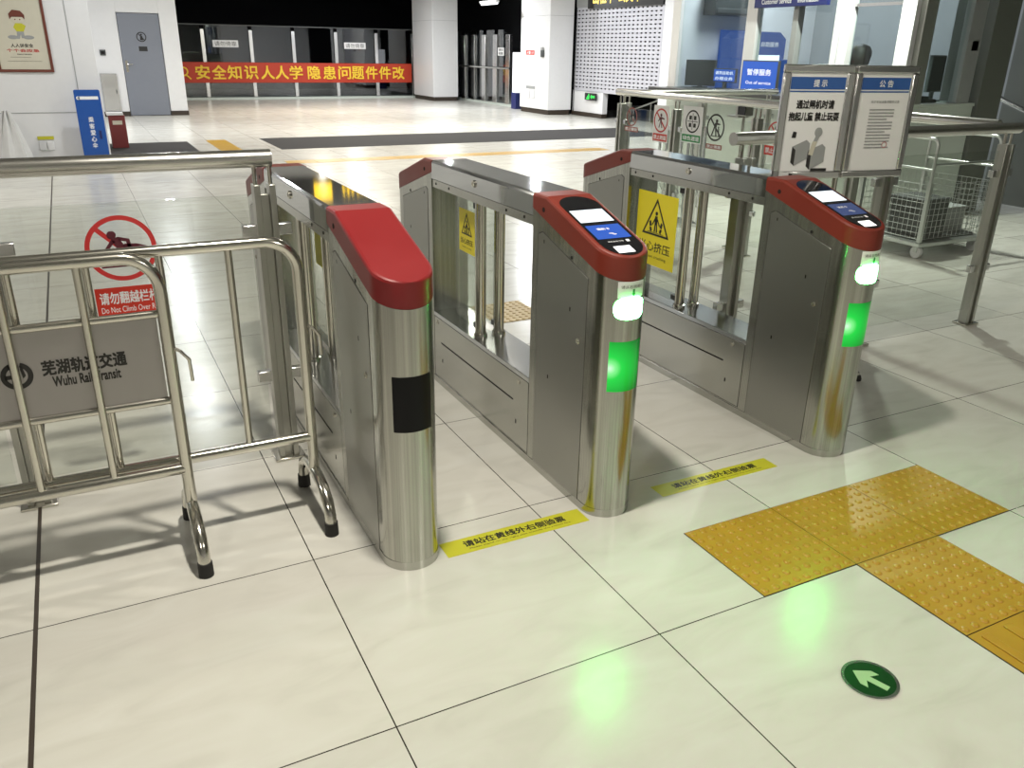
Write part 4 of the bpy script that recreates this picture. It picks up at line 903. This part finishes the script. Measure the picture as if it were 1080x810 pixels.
mb.ring((-3.55, -.022, .32), .09, .135, -.002, 0, 'y', 30); mb.tube([(-3.48, -.022, .21), (-3.36, -.022, .10)], .025, 8)
mb.build('lettering', 'banner_text', t, smooth=0)
t = thing('platform_screen', 'side-on platform screen of broad grey posts between the two white pillars', 'platform screen', (11.25, 0, .06))
for y in (25.6, 24.85, 24.1, 23.3, 22.5, 21.65): MB().box((-.06, y-.13, 0), (.06, y+.13, 1.92)).build('post', 'alu', t, bevel=.008)
for a, c in zip((25.6, 24.85, 24.1, 23.3, 22.5), (24.85, 24.1, 23.3, 22.5, 21.65)): MB().box((-.01, c+.135, .02), (.01, a-.135, 2.05)).build('glass_pane', 'dark_glass', t, smooth=0)
MB().tube([(-.16, 26.0, 1.0), (-.16, 21.3, 1.0)], .03, 10).build('handrail', 'rail', t)
t = thing('notice_label', 'white notice square on the side-on platform screen', 'notice', (11.2, 22.1, 1.40)); MB().box((0, -.2, 0), (.008, .2, .22)).build('sheet', 'paper', t); mb = MB(); text(mb, '请勿', (-.002, 0, .16), .3, .07, (0, -1, 0), Z_); text(mb, '倚靠', (-.002, 0, .06), .3, .07, (0, -1, 0), Z_); mb.build('lettering', 'ink', t, smooth=0)
t = thing('tube_lamp', 'lit white tube lamp high between the two white pillars', 'lamp', (10.0, 20.4, 2.72)); MB().box((-.05, -.5, 0), (.05, .5, .05)).build('housing', 'white', t); MB().tube([(0, -.48, -.02), (0, .48, -.02)], .028, 12).build('tube', 'tube', t)
for x in (-.0,): MB().cyl((x, .4, .05), .008, CEIL-2.77, n=8).cyl((x, -.4, .05), .008, CEIL-2.77, n=8).build('suspension_rod', 'dark_steel', t)

# hanging yellow-lit exit sign (mirrored in the steel cover of the plain red gate)
t = thing('hanging_sign', 'dark hanging sign with lit yellow exit characters under the ceiling', 'sign', (2.86, 10.0, 2.26))
MB().box((-.95, 0, 0), (.95, .12, .42)).build('panel', 'black', t, bevel=.006); mb = MB(); mb.box((-.50, -.006, .10), (-.25, -.002, .34)); mb.build('exit_tile', 'led_sign', t, smooth=0)
mb = MB(); text(mb, '出口', (.08, -.006, .21), .36, .15, X_, Z_, bold=.02); text(mb, 'C', (.45, -.006, .21), .13, .15, X_, Z_, bold=.02); mb.build('lettering', 'led_sign', t, smooth=0)
MB().cyl((-.6, .06, .42), .012, CEIL-2.68, n=8).cyl((.6, .06, .42), .012, CEIL-2.68, n=8).build('suspension_rod', 'dark_steel', t)

# ------------------------------------------------------------------ lamps
def downlight(x, y, power, r=.09, col=(1., .92, .78), z=CEIL-.012):
    l = bpy.data.lights.new('downlight', 'AREA'); l.shape = 'DISK'; l.size = r*2; l.energy = power; l.color = col
    o = bpy.data.objects.new('downlight', l); COL.objects.link(o); o.location = (x, y, z)
    return o
WARM, COOL = (1., .94, .82), (.94, .97, 1.)
downlight(.25, .5, 122, col=WARM)
downlight(6.0, 4.4, 190, col=(.93, 1., .88))
downlight(3.6, 7.4, 70, col=WARM)
for x, y, p, cl in ((-3.3, 9.0, 80, WARM), (.6, 10.3, 60, COOL), (4.6, 10.2, 170, WARM), (1., 16., 130, COOL), (5., 15.5, 260, WARM), (8.6, 15., 240, COOL), (9.4, 11.2, 120, COOL), (5.2, 20.5, 200, WARM), (8.8, 20.5, 220, COOL), (2.6, -3.5, 90, WARM), (-2.8, -3.5, 90, WARM), (-3.5, 2.5, 70, WARM), (-4., 9., 60, COOL), (-2., 17., 120, COOL), (7.2, 24., 100, COOL)):
    downlight(x, y, p, col=cl)
def panel_light(x, y, w, h, power, col, z=CEIL-.01, rx=0):
    l = bpy.data.lights.new('ceiling_panel', 'AREA'); l.shape = 'RECTANGLE'; l.size = w; l.size_y = h; l.energy = power; l.color = col
    o = bpy.data.objects.new('ceiling_panel', l); COL.objects.link(o); o.location = (x, y, z); return o
panel_light(7.7, 6.9, .6, 1.6, 105, (.88, .95, 1.))
w = bpy.data.worlds.new('night'); SC.world = w; w.use_nodes = True
w.node_tree.nodes['Background'].inputs[0].default_value = (.02, .024, .035, 1); w.node_tree.nodes['Background'].inputs[1].default_value = .3
SC.view_settings.view_transform = 'Standard'; SC.view_settings.look = 'None'; SC.view_settings.gamma = 1.0; SC.view_settings.use_curve_mapping = False
SC.view_settings.exposure = -.22
c = SC.cycles
c.use_denoising = True; c.use_adaptive_sampling = False; c.blur_glossy = 1.0; c.max_bounces = 8; c.transparent_max_bounces = 24; c.glossy_bounces = 5; c.diffuse_bounces = 4; c.sample_clamp_indirect = 4; c.caustics_reflective = False; c.caustics_refractive = False
